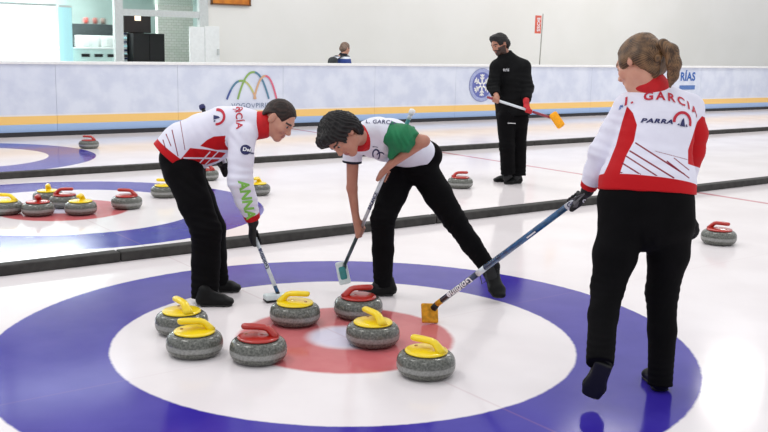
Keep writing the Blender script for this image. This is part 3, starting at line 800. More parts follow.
# ============================================================ BROOMS
def bands(name, A_, B_, segs, rad, parent, seg=14):
    """tapered shaft: segs = [(end fraction, material index)], mats list"""
    segs, mats = segs; bm = bmesh.new(); t0 = 0; A_, B_ = Vector(A_), Vector(B_)
    for t1, mi in segs: tube(bm, [A_.lerp(B_, t0), A_.lerp(B_, t1)], rad, seg, mi); t0 = t1
    return obj(name, bm, mats, parent, False)
def oriented(c, xa, na):
    xa, na = Vector(xa).normalized(), Vector(na); na = (na-xa*na.dot(xa)).normalized(); ya = na.cross(xa)
    return Matrix((xa, ya, na)).transposed()
def shaft_text(s, size, A_, B_, t, view, rad, parent, m_, rev=False, spacing=1.0):
    A_, B_ = Vector(A_), Vector(B_); ax = (B_-A_).normalized()*(-1 if rev else 1); n_ = Vector(view); n_ = (n_-ax*n_.dot(ax)).normalized(); up = n_.cross(ax)
    c = A_.lerp(B_, t); bm = text_bm(s, size, size*.03, spacing=spacing); fine(bm, .01)
    for v_ in bm.verts:
        th = v_.co.y/rad; v_.co = c+ax*v_.co.x+(up*math.sin(th)+n_*math.cos(th))*(rad+.0012)
    return obj('lettering', bm, m_, parent)
toCam = -cF
# ============================================================ PERSON 1: the woman seen from behind
def jd(**k): return {a: V(b) for a, b in k.items()}
side = nrm((0.7061, -0.7002, 0.0662)); upv = V(0, 0, 1)
W_J = jd(pelvis=(0.7547, -1.3327, 0.8398), waist=(0.7996, -1.2979, 1.0319), chest=(0.8452, -1.2817, 1.1995), neck=(0.8455, -1.2339, 1.3576),
    shL=(0.7693, -1.1690, 1.2814), elL=(0.6969, -1.0975, 1.0769), wrL=(0.7124, -1.0118, 0.8884), shR=(1.0243, -1.3363, 1.2678), elR=(1.0593, -1.3278, 1.0823), wrR=(1.1172, -1.2838, 0.7918),
    hipL=(0.6678, -1.2826, 0.7745), hipR=(0.8430, -1.3875, 0.7750), knL=(0.5437, -1.3057, 0.4846), knR=(0.8411, -1.3845, 0.4419), anL=(0.3602, -1.4468, 0.2625), anR=(0.7881, -1.4511, 0.0806),
    ftL=(0.3459, -1.4629, 0.1424), ftR=(0.8523, -1.4138, 0.0075))
H1 = (V((0.8029, -1.1851, 1.4910)),)+(None,)
H1 = (H1[0], frame((-0.1412, 0.8371, -0.4636), (0.2017, 0.4710, 0.8532)))
wt = empty('person', (*W_J['pelvis'][:2], 0), 'woman with brown ponytail seen from behind, white and red jacket, holding a blue broom', 'person')
sA, sB = V((0.5645, -0.0858, 0.1203)), V((0.7436, -1.0093, 0.8907)); sdir = nrm(sB-sA)
sB = sA+sdir*1.27*1.0 if np.linalg.norm(sB-sA) < 1.27 else sB
hc = sA+sdir*(V((0.7553, -0.9079, 0.8164))-sA).dot(sdir)
hnd = lambda g: (lambda F: grip(F, W_J['wrL'], hc, sdir, .013, g, 1, 1))
hnr = lambda g: (lambda F: relaxed(F, W_J['wrR'], (0.3856, -0.3486, -0.8440), (-0.9219, 0.4357, 0.0149), (0.5874, 0.7899, -0.1764), g))
wb = body_mesh(None, wt, W_J, H1, side, side, 'skin_a', [hnd(-.003), hnr(-.003)], thin=.92)
# jacket
F = Field()
up1 = nrm(W_J['chest']-W_J['pelvis'])
F.chain([((0.7612, -1.3214, 0.9120), (.222, .150)), ((0.7706, -1.3142, 0.9753), (.212, .145)), ((0.7935, -1.3006, 1.0557), (.182, .128)), ((0.8255, -1.2897, 1.1547), (.172, .120)), ((0.8567, -1.2801, 1.2452), (.165, .112)), ((0.8670, -1.2610, 1.3082), (.120, .085))], side, .03, flat0=True)
F.cone((0.8447, -1.2354, 1.3485), (0.7818, -1.1751, 1.2954), .058, .066, k=.03); F.cone((0.8670, -1.2519, 1.3491), (1.0188, -1.3272, 1.2906), .060, .070, k=.03)
F.chain([(W_J['shL'], .068), ((0.7349, -1.1298, 1.1723), .062), (W_J['elL'], .060), ((0.7006, -1.0592, 0.9773), .052), ((0.7052, -1.0178, 0.8946), .040)], None, .02, flat1=True)
F.chain([((1.0041, -1.3349, 1.2636), .068), ((1.0526, -1.3414, 1.1690), .062), ((1.0636, -1.3299, 1.0870), .058), ((1.0831, -1.2903, 0.9324), .046), ((1.1026, -1.2810, 0.8124), .036)], None, .02, flat1=True)
folds = [((0.6782, -1.1188, 1.0893), (0.4418, -0.1287, 0.8949), .045, 0.0024, .10), ((0.7035, -1.3702, 1.0681), (0.2451, 0.0274, 0.9390), .055, 0.0021, .12), ((0.6760, -1.1861, 1.2343), (0.4016, -0.0990, 0.8938), .05, 0.0018, .08), ((0.9860, -1.3955, 1.1020), (0.0886, 0.1538, 0.9841), .04, 0.0018, .08), ((0.6855, -1.3200, 1.1766), (0.6252, -0.3079, 0.7031), .07, 0.0015, .10)]
me, vv = F.mesh('jacket', .005, wrinkle(folds, .0007, 1.))
e1, e2 = V(cR), V(cU); o1 = V((0.7238, -1.3507, 1.1102))
def to2(v, o, z=None): q = v-o; return np.stack([q @ e1, q @ e2], 1)
def px2(pts, o, z): return [tuple(to2(V(P)[None], o)[0]) for P in pts]
def persp(v, o, zref):   # flatten the cloth pattern onto the plane of the back
    c = V(cam.location); d = v-c; s_ = zref/(d @ V(cF)); return to2(c+d*s_[:, None], o)
P2 = persp(vv, o1, 4.28)
pL = px2([(0.6581, -1.2587, 1.3031), (0.6770, -1.2796, 1.2726), (0.6867, -1.2986, 1.2198), (0.6695, -1.3016, 1.1486), (0.6345, -1.2906, 1.0814), (0.6108, -1.2870, 1.0188), (0.5951, -1.2873, 0.9654), (0.5299, -1.2391, 0.9637), (0.5657, -1.2487, 1.0398), (0.6026, -1.2563, 1.1292), (0.6336, -1.2564, 1.2317)], o1, 0)
pR = px2([(0.9258, -1.4662, 1.2656), (0.9053, -1.4569, 1.2386), (0.8808, -1.4547, 1.1672), (0.8615, -1.4523, 1.1136), (0.8560, -1.4620, 1.0516), (0.8978, -1.4968, 1.0349), (0.9445, -1.5234, 1.0715), (0.9565, -1.5026, 1.2045), (0.9395, -1.4782, 1.2571)], o1, 0)
mk = np.maximum(poly_sd(P2, pL), poly_sd(P2, pR))
hemd = (V((0.7179, -1.3498, 0.9809))-vv) @ up1
q_, t_ = seg_d(vv, (0.6963, -1.0571, 0.9725), (0.7052, -1.0178, 0.8946)); qa, ta = seg_d(vv, (0.7693, -1.1690, 1.2814), (0.6969, -1.0975, 1.0769)); qb, tb = seg_d(vv, (0.6969, -1.0975, 1.0769), (0.7128, -1.0111, 0.8931))
onarm = (np.minimum(qa, qb) < .075) & (P2[:, 0] < to2(V((0.6224, -1.2758, 1.1076))[None], o1)[0, 0]) & (vv @ V(cR) < V((0.7428, -1.1233, 0.9441)) @ V(cR))
mk = np.maximum(mk, np.where(onarm, -1, hemd))
mk = np.maximum(mk, np.where(q_ < .07, (t_-.62)*.06, -1))
attr(me, 'mask_a', mk)
stp = [((0.6748, -1.3076, 1.1399), (0.8375, -1.4582, 1.0069), 0.0034), ((0.6510, -1.2979, 1.1039), (0.7996, -1.4342, 0.9882), 0.0036), ((0.6345, -1.2906, 1.0814), (0.7388, -1.3874, 0.9955), 0.0032), ((0.6172, -1.2848, 1.0500), (0.6982, -1.3594, 0.9857), 0.0034), ((0.6063, -1.2857, 1.0099), (0.6543, -1.3280, 0.9801), 0.003), ((0.7811, -1.4037, 1.0629), (0.8540, -1.4744, 0.9896), 0.0026), ((0.8076, -1.4204, 1.0769), (0.8572, -1.4688, 1.0251), 0.0022), ((0.7416, -1.3647, 1.1062), (0.8612, -1.4619, 1.0694), 0.0016)]
sm = np.full(len(vv), -1.)
for a in stp: sm = np.maximum(sm, seg2(P2, *px2([a[0], a[1]], o1, 0), a[2]))
attr(me, 'mask_b', np.where(hemd > 0, -1, sm))
jk = link('jacket', me, M['jw'], wt, True); tj = None
me.calc_loop_triangles(); 
def world_bvh(vv_, me_): return BVHTree.FromPolygons([tuple(x) for x in vv_], [p.vertices[:] for p in me_.polygons])
tj = world_bvh(vv, me)
drape('lettering', text_bm('I. GARCIA', .055, .0018, spacing=1.42), tj, (0.8070, -1.3587, 1.3511), (0.7898, -0.6190, -0.1420), (0.2214, 0.0559, 0.9875), M['redink'], jk, bend=1.7)
drape('sponsor_lettering', text_bm('PARRA', .027, .0012, shear=.3, spacing=1.15, sx=1.5), tj, (0.7570, -1.3470, 1.2370), (0.7983, -0.6044, -0.0486), (0.1449, 0.1123, 0.9855), M['ink'], jk)
bm = bmesh.new(); arc_bm(bm, (0, 0), .041, .044, .013, -.30, PI+.05, 24, 0)
polyf(bm, [(-.014, -.018), (.012, -.020), (.006, .020), (.001, -.004), (-.004, .010)], 1); polyf(bm, [(.014, -.018), (.026, -.020), (.020, -.006)], 1); polyf(bm, [(-.028, -.014), (-.014, -.016), (-.018, -.006)], 1)
drape('sponsor_emblem', bm, tj, (0.8508, -1.4172, 1.2350), (0.8000, -0.6014, -0.0289), (0.1289, 0.1241, 0.9851), [M['redink'], M['ink']], jk)
drape('sleeve_mark', text_bm('DA', .024, .001), tj, (0.6240, -1.2065, 1.3096), (0.8133, -0.5783, 0.1187), (0.0082, 0.2132, 0.9821), M['blueink'], jk)
# collar
bm = bmesh.new()
Fc = Field(); Fc.chain([((0.8465, -1.2427, 1.3787), (.082, .070)), ((0.8368, -1.2319, 1.3944), (.080, .069)), ((0.8236, -1.2234, 1.4170), (.077, .067))], side, .01, flat1=True)
me, vc = Fc.mesh('collar', .005); link('collar', me, M['redcloth'], jk, True)
# trousers
F = Field()
F.chain([((0.7661, -1.3129, 0.9662), (.195, .130)), ((0.7542, -1.3243, 0.8758), (.212, .140)), ((0.7453, -1.3398, 0.7765), (.218, .138))], side, .03, flat0=True)
F.chain([((0.6669, -1.2750, 0.8060), .105), ((0.6018, -1.2915, 0.6288), .098), ((0.5401, -1.3141, 0.4916), .074), ((0.4571, -1.3648, 0.3854), .064), ((0.3211, -1.4788, 0.2154), .060)], None, .022, flat1=True)
F.chain([((0.8450, -1.3942, 0.8086), .108), ((0.8460, -1.3988, 0.6211), .094), ((0.8330, -1.3906, 0.4444), .072), ((0.8173, -1.4178, 0.2700), .064), ((0.7705, -1.4642, 0.0198), .058)], None, .022, flat1=True)
fw = [(W_J['knL'], (0.1691, 0.0945, 0.9861), .035, 0.0024, .09), (W_J['knR'], (0.0082, 0.2132, 0.9821), .035, 0.0024, .09), (W_J['anL'], (0.0886, 0.1538, 0.9841), .03, 0.0018, .08), (W_J['anR'], (0.0886, 0.1538, 0.9841), .03, 0.0018, .08), ((0.6537, -1.4121, 0.7146), (0.8222, -0.5629, 0.2172), .05, 0.0018, .09)]
me, _ = F.mesh('trousers', .006, wrinkle(fw, .001, 2.)); link('trousers', me, M['trouser'], wt, True); socks(W_J, wt)
for nm, fn, pc, mm in (('L', hnd, W_J['wrL'], 0), ('R', hnr, W_J['wrR'], 1)):
    F = Field(); fn(.0012)(F); el = W_J['el'+nm]; wr = W_J['wr'+nm]; d_ = nrm(wr-el)
    F.chain([(wr-d_*.035, .036), (wr+d_*.01, .031)], None, .012, flat0=True)
    me, gv = F.mesh('glove', .004)
    g_ = link('glove', me, M['glove'], wt, True); gt = world_bvh(gv, me)
    if nm == 'L':
        drape('palm_patch', (lambda b: (polyf(b, [(-.022, -.018), (.020, -.020), (.026, .008), (.004, .02), (-.022, .014)]), b)[1])(bmesh.new()), gt, (0.6112, -1.0501, 0.8338), (0.8045, -0.5937, 0.0203), (0.0886, 0.1538, 0.9841), M['glovegrey'], g_, .002)
        drape('glove_emblem', (lambda b: (arc_bm(b, (0, 0), .006, .006, .005, 0, 2*PI, 14), b)[1])(bmesh.new()), gt, (0.6504, -1.0764, 0.8464), (0.8045, -0.5937, 0.0203), (0.0886, 0.1538, 0.9841), M['whiteink'], g_, .002, L=.006)
shoe(wt, (0.3095, -1.5141, 0.2457), (0.3391, -1.4101, 0.0165), (0.7040, 0.4528, 0.1199), .050, lace=False)
shoe(wt, (.735, -1.505, 0), (.905, -1.295, 0), (0, 0, 1), .050, lace=False)
# hair with ponytail
fr = H1[1]; Lw = lambda x, y, z: H1[0]+fr[0]*x+fr[1]*y+fr[2]*z
F, L = short_hair(H1, .007, .045)
tie = V((0.8105, -1.2780, 1.5540))
F.cone(Lw(0, -.06, .05), tie, .06, .022, k=.05); F.cone(Lw(.04, -.06, -.02), tie, .055, .022, k=.05); F.cone(Lw(-.055, .02, .00), Lw(-.02, -.06, .02), .032, .06, k=.03)
me_h = hair_mesh(wb, F, M['hair_w'], tie, nrm(tie-Lw(0, .05, .03)), 64, .0009)
F = Field(); F.chain([(tie, .014), ((0.8047, -1.3188, 1.5789), .022), ((0.8141, -1.3573, 1.5509), .030), ((0.8197, -1.3743, 1.4940), .030), ((0.8283, -1.3672, 1.4406), .022), ((0.8299, -1.3542, 1.3909), .006)], (0.9743, 0.1374, -0.1092), .02)
F.cone((0.7896, -1.3083, 1.5187), (0.8063, -1.2842, 1.4555), .020, .022, k=.015); F.cone((0.8063, -1.2842, 1.4555), (0.8091, -1.2681, 1.4234), .022, .012, k=.015)
hm = hair_mesh(wb, F, M['hair_w'], (0.8141, -1.3662, 1.5114), (0.2495, 0.0351, 0.9882), 40, .0010); hm.name = 'ponytail'
bm = bmesh.new(); tube(bm, [tie+V(cR)*x*.001+V(cU)*y*.001 for x, y in ((-4, -3), (6, 6))], .020, 14); obj('hair_tie', bm, M['dark'], hm)
# her broom
t = empty('curling_broom', tuple(sA), 'blue broom with amber head held by the woman in front', 'broom')
bands('shaft', sA, sB, (((.035, 1), (.28, 0), (.33, 3), (.82, 2), (1, 3)), [M['shaftnavy'], M['padyellow'], M['shaftblue'], M['shaftwhite']]), .0165, t)
obj('end_cap', (lambda b: (tube(b, [tuple(sB), tuple(V(sB)+sdir*.012)], .0155, 14), b)[1])(bmesh.new()), M['dark'], t)
shaft_text('Goldline', .056, sA, sB, .165, toCam, .0166, t, M['whiteink'], rev=True, spacing=1.05)
shaft_text('Goldline', .036, sA, sB, .88, toCam, .0166, t, M['ink'], rev=False)
shaft_text('\u2014', .06, sA, sB, .62, toCam, .0166, t, M['whiteink'])
hd = V((0.5529, -0.0404, 0.0585)); n_ = Vector((-0.2249, -0.8802, 0.4119)); R3 = oriented(hd, (0.8556, -0.2753, -0.0848), n_)
pdo = obj('brush_head', bx(tuple(hd-V(n_)*.004), (.100, .112, .022), R=R3, bev=.008), M['padyellow'], t)
obj('swivel', (lambda b: (tube(b, [tuple(sA+(hd-sA)*.5), tuple(sA)], [.020, .017], 12), b)[1])(bmesh.new()), M['dark'], t)

# ============================================================ PERSON 2: man bending over, far left
M_J = jd(pelvis=(-0.3208, 1.3472, 0.8120), waist=(-0.1971, 1.2665, 0.9191), chest=(-0.0554, 1.1559, 1.0093), neck=(0.0508, 1.0718, 1.0430),
    shR=(-0.0863, 1.0080, 0.9809), elR=(-0.1181, 0.9640, 0.7347), wrR=(-0.0149, 0.9943, 0.4770), shL=(0.0428, 1.2891, 1.0825), elL=(-0.0357, 1.5401, 0.9245), wrL=(-0.0221, 1.3863, 0.7909),
    hipR=(-0.3593, 1.2648, 0.7683), hipL=(-0.2717, 1.4126, 0.7580), knR=(-0.2945, 1.0531, 0.4326), knL=(-0.1542, 1.2708, 0.4009), anR=(-0.3259, 1.0254, 0.0908), anL=(-0.1448, 1.2421, 0.0768), ftR=(-0.2578, 0.9378, 0.0389), ftL=(-0.0878, 1.1634, 0.0277))
H2 = (V((0.1627, 0.9862, 1.0888)), frame((0.4290, -0.7172, -0.5362), (0.4931, -0.3152, 0.7974)))
mt = empty('person', (*M_J['anR'][:2], 0), 'man with cropped dark hair bending over at the left, white and red jacket, black gloves', 'person')
mA, mB = V((0.0675, 0.8209, 0.0315)), V((-0.0713, 1.5480, 1.1246)); md = nrm(mB-mA)
mcR = mA+md*((V((0.0340, 1.0207, 0.3612))-mA) @ md); mcL = mA+md*((V((-0.0280, 1.3068, 0.7556))-mA) @ md)
side2 = nrm((0.5785, 0.7745, -0.2748)); side2c = nrm((0.6010, 0.7141, -0.4706))
hR = lambda g: (lambda F: grip(F, M_J['wrR'], mcR, md, .012, g, 1, -1)); hL = lambda g: (lambda F: grip(F, M_J['wrL'], mcL, md, .012, g, 1, 1))
mb = body_mesh(None, mt, M_J, H2, side2c, side2, 'skin_c', [hR(-.003), hL(-.003)])
F = Field()
F.chain([((-0.3519, 1.3729, 0.8233), (.185, .160)), ((-0.2878, 1.3431, 0.9036), (.185, .154)), ((-0.1883, 1.2694, 0.9616), (.185, .150)), ((-0.0897, 1.1950, 1.0134), (.190, .138)), ((-0.0231, 1.1388, 1.0402), (.160, .115)), ((0.0322, 1.0882, 1.0546), (.10, .085))], side2c, .03, flat0=True)
F.cone((0.0219, 1.0945, 1.0483), (-0.0608, 1.0304, 0.9959), .07, .078, k=.03); F.cone((0.0289, 1.1072, 1.0716), (0.0423, 1.2618, 1.0720), .07, .075, k=.03)
F.chain([((-0.0751, 1.0161, 0.9978), .082), ((-0.1011, 0.9816, 0.8701), .076), ((-0.1228, 0.9551, 0.7361), .074), ((-0.0757, 0.9692, 0.6155), .064), ((-0.0185, 0.9875, 0.4909), .046)], None, .02, flat1=True)
F.chain([((0.0376, 1.2792, 1.0771), .075), (M_J['elL'], .062), ((-0.0262, 1.4058, 0.8083), .045)], None, .02, flat1=True)
folds = [((-0.1457, 0.9118, 0.7491), (0.0886, 0.1538, 0.9841), .05, 0.0030, .12), ((-0.2611, 1.1349, 0.9106), (0.6879, -0.3980, 0.5083), .06, 0.0030, .13), ((-0.1437, 0.9622, 0.9815), (0.6163, -0.3233, 0.6047), .055, 0.0024, .10), ((-0.3283, 1.2664, 0.9919), (0.7506, -0.4881, 0.3135), .07, 0.0024, .12), ((-0.0664, 0.9368, 0.5584), (0.0886, 0.1538, 0.9841), .035, 0.0024, .07)]
me, vv = F.mesh('jacket', .005, wrinkle(folds, .0008, 3.))
o1 = V((-0.2317, 1.1264, 0.9702)); P2 = persp(vv, o1, 5.70)
Z2 = 5.70
upper = px2([(-0.2831, 1.1564, 0.9336), (-0.2461, 1.1371, 0.9699), (-0.2105, 1.1154, 0.9914), (-0.1424, 1.0664, 0.9990), (-0.1308, 1.0388, 0.9139), (-0.2080, 1.0958, 0.9119)], o1, 0)
lower = px2([(-0.3871, 1.2148, 0.8485), (-0.3324, 1.1902, 0.9206), (-0.2512, 1.1282, 0.9132), (-0.1614, 1.0574, 0.8954), (-0.2042, 1.0785, 0.8472), (-0.2943, 1.1371, 0.8096), (-0.3603, 1.1897, 0.8256)], o1, 0)
mk = np.maximum(poly_sd(P2, upper), poly_sd(P2, lower))
for a in [((-0.3667, 1.2024, 0.8608), (-0.1836, 1.0666, 0.8625), 0.0045), ((-0.3841, 1.2080, 0.8280), (-0.2262, 1.0881, 0.8172), 0.004), ((-0.3082, 1.1487, 0.8152), (-0.2380, 1.1153, 0.8994), 0.0035), ((-0.2798, 1.1264, 0.8100), (-0.1941, 1.0842, 0.9064), 0.003)]:
    mk = np.minimum(mk, -seg2(P2, *px2([a[0], a[1]], o1, 0), a[2]))
dn = nrm(V((-0.3588, 1.3793, 0.8292))-V((-0.0231, 1.1388, 1.0402)))
dn = nrm(V((-0.3469, 1.3692, 0.8235))-V((-0.2878, 1.3431, 0.9036))); hemd = (vv-V((-0.3216, 1.3580, 0.8574))) @ dn
qa, _ = seg_d(vv, M_J['shR'], M_J['elR']); qb, tb = seg_d(vv, M_J['elR'], M_J['wrR']); arm = (np.minimum(qa, qb) < .092) & (vv @ V(cF) < (V((-0.0590, 1.0601, 0.9083)) @ V(cF)))
mk = np.where(arm, -1, np.maximum(mk, hemd)); mk = np.maximum(mk, np.where(qb < .09, (tb-.80)*.25, -1))
attr(me, 'mask_a', mk)
sm = np.full(len(vv), -1.)
for a in [((-0.4097, 1.2709, 1.0246), (-0.3946, 1.2256, 0.8719), 0.003), ((-0.4408, 1.2886, 1.0003), (-0.4231, 1.2597, 0.9301), 0.003), ((-0.3658, 1.2517, 1.0847), (-0.3576, 1.2062, 0.9082), 0.0022), ((-0.4585, 1.2938, 0.9645), (-0.4493, 1.2738, 0.9058), 0.003)]:
    sm = np.maximum(sm, seg2(P2, *px2([a[0], a[1]], o1, 0), a[2]))
attr(me, 'mask_b', np.where(arm, -1, sm))
jk = link('jacket', me, M['jw'], mt, True); tj = world_bvh(vv, me)
drape('lettering', text_bm('GARC\u00cdA', .054, .001, spacing=1.05), tj, (-0.1001, 1.0175, 1.1477), (0.1093, -0.0552, -1.0174), (0.8133, -0.5783, 0.1187), M['redink'], jk)
bm = bmesh.new(); arc_bm(bm, (0, 0), .040, .044, .014, -.25, PI+.05, 24, 0); polyf(bm, [(-.014, -.018), (.012, -.020), (.006, .020), (.001, -.004), (-.004, .010)], 1); polyf(bm, [(.014, -.018), (.026, -.020), (.020, -.006)], 1)
drape('sponsor_emblem', bm, tj, (-0.2039, 1.0863, 1.1100), (0.1495, -0.0849, -1.0163), (0.8178, -0.5706, 0.1680), [M['redink'], M['ink']], jk)
bm = bmesh.new(); bmesh.ops.create_circle(bm, cap_ends=True, radius=.030, segments=24); 
drape('sleeve_badge', bm, tj, (-0.1436, 0.8637, 0.9377), (0.7956, -0.6090, -0.0781), (0.1691, 0.0945, 0.9861), M['ink'], jk)
drape('sleeve_lettering', text_bm('Del', .030, .001), tj, (-0.1389, 0.8603, 0.9379), (0.7912, -0.6167, -0.1273), (0.2093, 0.0648, 0.9872), M['whiteink'], jk, off=.0045)
drape('sleeve_lettering', text_bm('Norte', .020, .0008), tj, (-0.1170, 0.8402, 0.9212), (0.7912, -0.6167, -0.1273), (0.2093, 0.0648, 0.9872), M['ink'], jk, off=.0045)
drape('sleeve_lettering', text_bm('ANNA', .078, .003, spacing=1.0), tj, (-0.1418, 0.8584, 0.6366), (0.0079, -0.2251, -0.9817), (0.8151, -0.5752, 0.1384), M['greenink'], jk)
Fc = Field(); Fc.chain([((0.0415, 1.0800, 1.0488), .088), ((0.0790, 1.0475, 1.0562), .082), ((0.0964, 1.0291, 1.0602), .080)], None, .01, flat0=True, flat1=True)
me, _ = Fc.mesh('collar', .005); link('collar', me, M['redcloth'], jk, True)
F = Field()
F.chain([((-0.3241, 1.3537, 0.8301), (.168, .125)), ((-0.3108, 1.3277, 0.7579), (.172, .130))], side2, .03)
F.chain([((-0.3446, 1.2540, 0.7687), .112), ((-0.3247, 1.1490, 0.5915), .102), ((-0.2994, 1.0566, 0.4325), .092), ((-0.3115, 1.0370, 0.2472), .084), ((-0.3312, 1.0161, 0.0315), .082)], None, .02, flat1=True)
F.chain([((-0.2723, 1.4117, 0.7519), .112), ((-0.2136, 1.3409, 0.5736), .102), ((-0.1593, 1.2746, 0.4008), .088), ((-0.1504, 1.2551, 0.2301), .080), ((-0.1431, 1.2326, 0.0396), .074)], None, .02, flat1=True)
fw = [(M_J['knR'], (0.2495, 0.0351, 0.9882), .045, 0.0042, .12), (M_J['anR'], (0.0886, 0.1538, 0.9841), .04, 0.0036, .11), (M_J['anL'], (0.0886, 0.1538, 0.9841), .04, 0.0030, .10), ((-0.3606, 1.1377, 0.7051), (0.5447, -0.2485, 0.7011), .06, 0.0030, .12)]
me, _ = F.mesh('trousers', .006, wrinkle(fw, .0015, 4.)); link('trousers', me, M['trouser'], mt, True); socks(M_J, mt)
for nm, fn in (('R', hR), ('L', hL)):
    F = Field(); fn(.0015)(F); wr = M_J['wr'+nm]; d_ = nrm(wr-M_J['el'+nm]); F.chain([(wr-d_*.03, .038), (wr+d_*.01, .032)], None, .012, flat0=True)
    me, gv = F.mesh('glove', .0045); link('glove', me, M['glove'], mt, True)
g0 = V((-0.4051, 0.9856, 0.0000)); g1 = V((-0.1951, 0.8793, 0.0000)); shoe(mt, g0, g1, (0, 0, 1), .050)
g0 = V((-0.2117, 1.2489, 0.0000)); g1 = V((-0.0042, 1.1484, 0.0000)); shoe(mt, g0, g1, (0, 0, 1), .050)
F, L = short_hair(H2, .005, .058, k=.008, side=(-.002, .018), nape=.78)
hair_mesh(mb, F, M['hair_m'], L(0, 0, .2), fr[2], 70, .0006, fuzz=.0008)
t = empty('curling_broom', tuple(mA), 'slim white and navy broom held down beside a yellow stone by the bending man', 'broom')
bands('shaft', mA, mB, (((.02, 0), (.05, 1), (.30, 2), (.34, 0), (.97, 2), (1, 0)), [M['dark'], M['shaftblue'], M['shaftwhite']]), .0125, t)
shaft_text('Goldline', .040, mA, mB, .19, toCam, .0126, t, M['ink'], rev=False)
obj('end_cap', (lambda b: (lathe(b, [(0, 0), (.018, 0), (.021, .01), (.018, .028), (0, .034)], 16), bmesh.ops.transform(b, matrix=Matrix.Translation(mB) @ Vector(md).to_track_quat('Z', 'Y').to_matrix().to_4x4(), verts=b.verts), b)[2])(bmesh.new()), M['ink'], t)
hd = V((0.0521, 0.8307, 0.0000)); hd[2] = .030
obj('brush_head', bx(tuple(hd), (.15, .075, .035), rz=A(1, .5), bev=.012), M['padgrey'], t)
obj('brush_pad', bx((hd[0], hd[1], .010), (.145, .070, .012), rz=A(1, .5), bev=.004), M['dark'], t)
obj('swivel', (lambda b: (tube(b, [tuple(hd+V(0, 0, .01)), tuple(mA)], [.018, .014], 12), b)[1])(bmesh.new()), M['dark'], t)

# ============================================================ PERSON 3: boy in a short sleeved shirt, sweeping
B_J = jd(pelvis=(0.9012, 0.5814, 0.8279), waist=(0.7825, 0.5546, 0.9367), chest=(0.6199, 0.5227, 0.9895), neck=(0.4769, 0.5094, 1.0204),
    shL=(0.5384, 0.3946, 1.0514), elL=(0.6749, 0.2079, 1.0100), wrL=(0.5759, 0.3987, 0.8545), shR=(0.4888, 0.6599, 0.9400), elR=(0.5069, 0.6904, 0.6835), wrR=(0.5323, 0.6788, 0.4892),
    hipR=(0.8621, 0.6527, 0.7905), hipL=(0.9426, 0.5316, 0.7996), knR=(0.6316, 0.5322, 0.5034), knL=(1.0235, 0.3122, 0.4834), anR=(0.6852, 0.6013, 0.0844), anL=(1.1994, 0.1684, 0.1986), ftR=(0.6230, 0.5999, 0.0414), ftL=(1.1953, 0.0932, 0.0746))
H3 = (V((0.2621, 0.4444, 1.0345)), frame((-0.5395, -0.1863, -0.8165), (-0.7329, 0.3704, 0.4654)))
bt = empty('person', (*B_J['pelvis'][:2], 0), 'boy with thick black hair leaning forward, white shirt with green sleeve, sweeping', 'person')
bA, bB = V((0.5628, 0.8376, 0.1684)), V((0.6282, 0.2766, 1.1623)); bdir = nrm(bB-bA)
bcR = bA+bdir*((V((0.5614, 0.7020, 0.4067))-bA) @ bdir); bcL = bA+bdir*((V((0.5905, 0.4956, 0.7701))-bA) @ bdir)
side3 = nrm((-0.0186, -0.9430, 0.2507)); side3p = nrm((0.3499, -0.8699, 0.1044))
bb = body_mesh(None, bt, B_J, H3, side3, side3p, 'skin_b', [lambda F: grip(F, B_J['wrR'], bcR, bdir, .0115, -.0005, 1, 1), lambda F: grip(F, B_J['wrL'], bcL, bdir, .0115, -.0005, 1, -1)], res=.004, thin=.86)
F = Field()
F.chain([((0.9095, 0.5738, 0.8787), (.160, .108)), ((0.7886, 0.5625, 0.9356), (.160, .110)), ((0.6632, 0.5404, 0.9861), (.172, .122)), ((0.5545, 0.5253, 1.0100), (.150, .115)), ((0.4875, 0.5140, 1.0196), (.10, .08))], side3, .03, flat0=True)
F.cone((0.4933, 0.5123, 1.0314), (0.5402, 0.4070, 1.0562), .07, .070, k=.03); F.cone((0.4837, 0.5390, 1.0056), (0.4885, 0.6490, 0.9472), .07, .062, k=.03)
F.chain([(B_J['shL'], .066), ((0.5906, 0.3274, 1.0377), .064), ((0.6283, 0.2710, 1.0237), .068)], None, .02, flat1=True)
F.chain([(B_J['shR'], .058), ((0.4866, 0.6649, 0.8420), .060)], None, .02, flat1=True)
folds = [((0.6438, 0.4424, 0.9359), (0.6967, -0.3826, 0.6067), .06, 0.0036, .13), ((0.4982, 0.4756, 0.9396), (0.5447, -0.2485, 0.7011), .06, 0.0024, .10), ((0.5762, 0.2610, 1.0324), (0.8045, -0.5937, 0.0203), .04, 0.0030, .08)]
me, vv = F.mesh('shirt', .005, wrinkle(folds, .001, 5.))
qa, ta = seg_d(vv, (0.5384, 0.3946, 1.0514), (0.6749, 0.2079, 1.0100)); qb, tb = seg_d(vv, (0.4888, 0.6599, 0.9400), (0.4866, 0.6649, 0.8420))
attr(me, 'mask_a', np.where((qa < .088), (ta-.10)*.2, -1)); attr(me, 'mask_b', np.where(qb < .08, (tb-.84)*.1, -1))
sh = link('shirt', me, M['jb'], bt, True); tj = world_bvh(vv, me)
drape('lettering', text_bm('L. GARCIA', .036, .0005, spacing=1.1), tj, (0.4847, 0.3730, 1.1160), (0.7956, -0.6090, -0.0781), (0.1691, 0.0945, 0.9861), M['ink'], sh)
bm = bmesh.new(); arc_bm(bm, (0, 0), .020, .026, .008, 0, 2*PI, 20, 0); arc_bm(bm, (.025, -.004), .02, .012, .006, 0, PI, 12, 0)
drape('chest_emblem', bm, tj, (0.4452, 0.3622, 0.9360), (0.8133, -0.5783, 0.1187), (0.0082, 0.2132, 0.9821), M['ink'], sh)
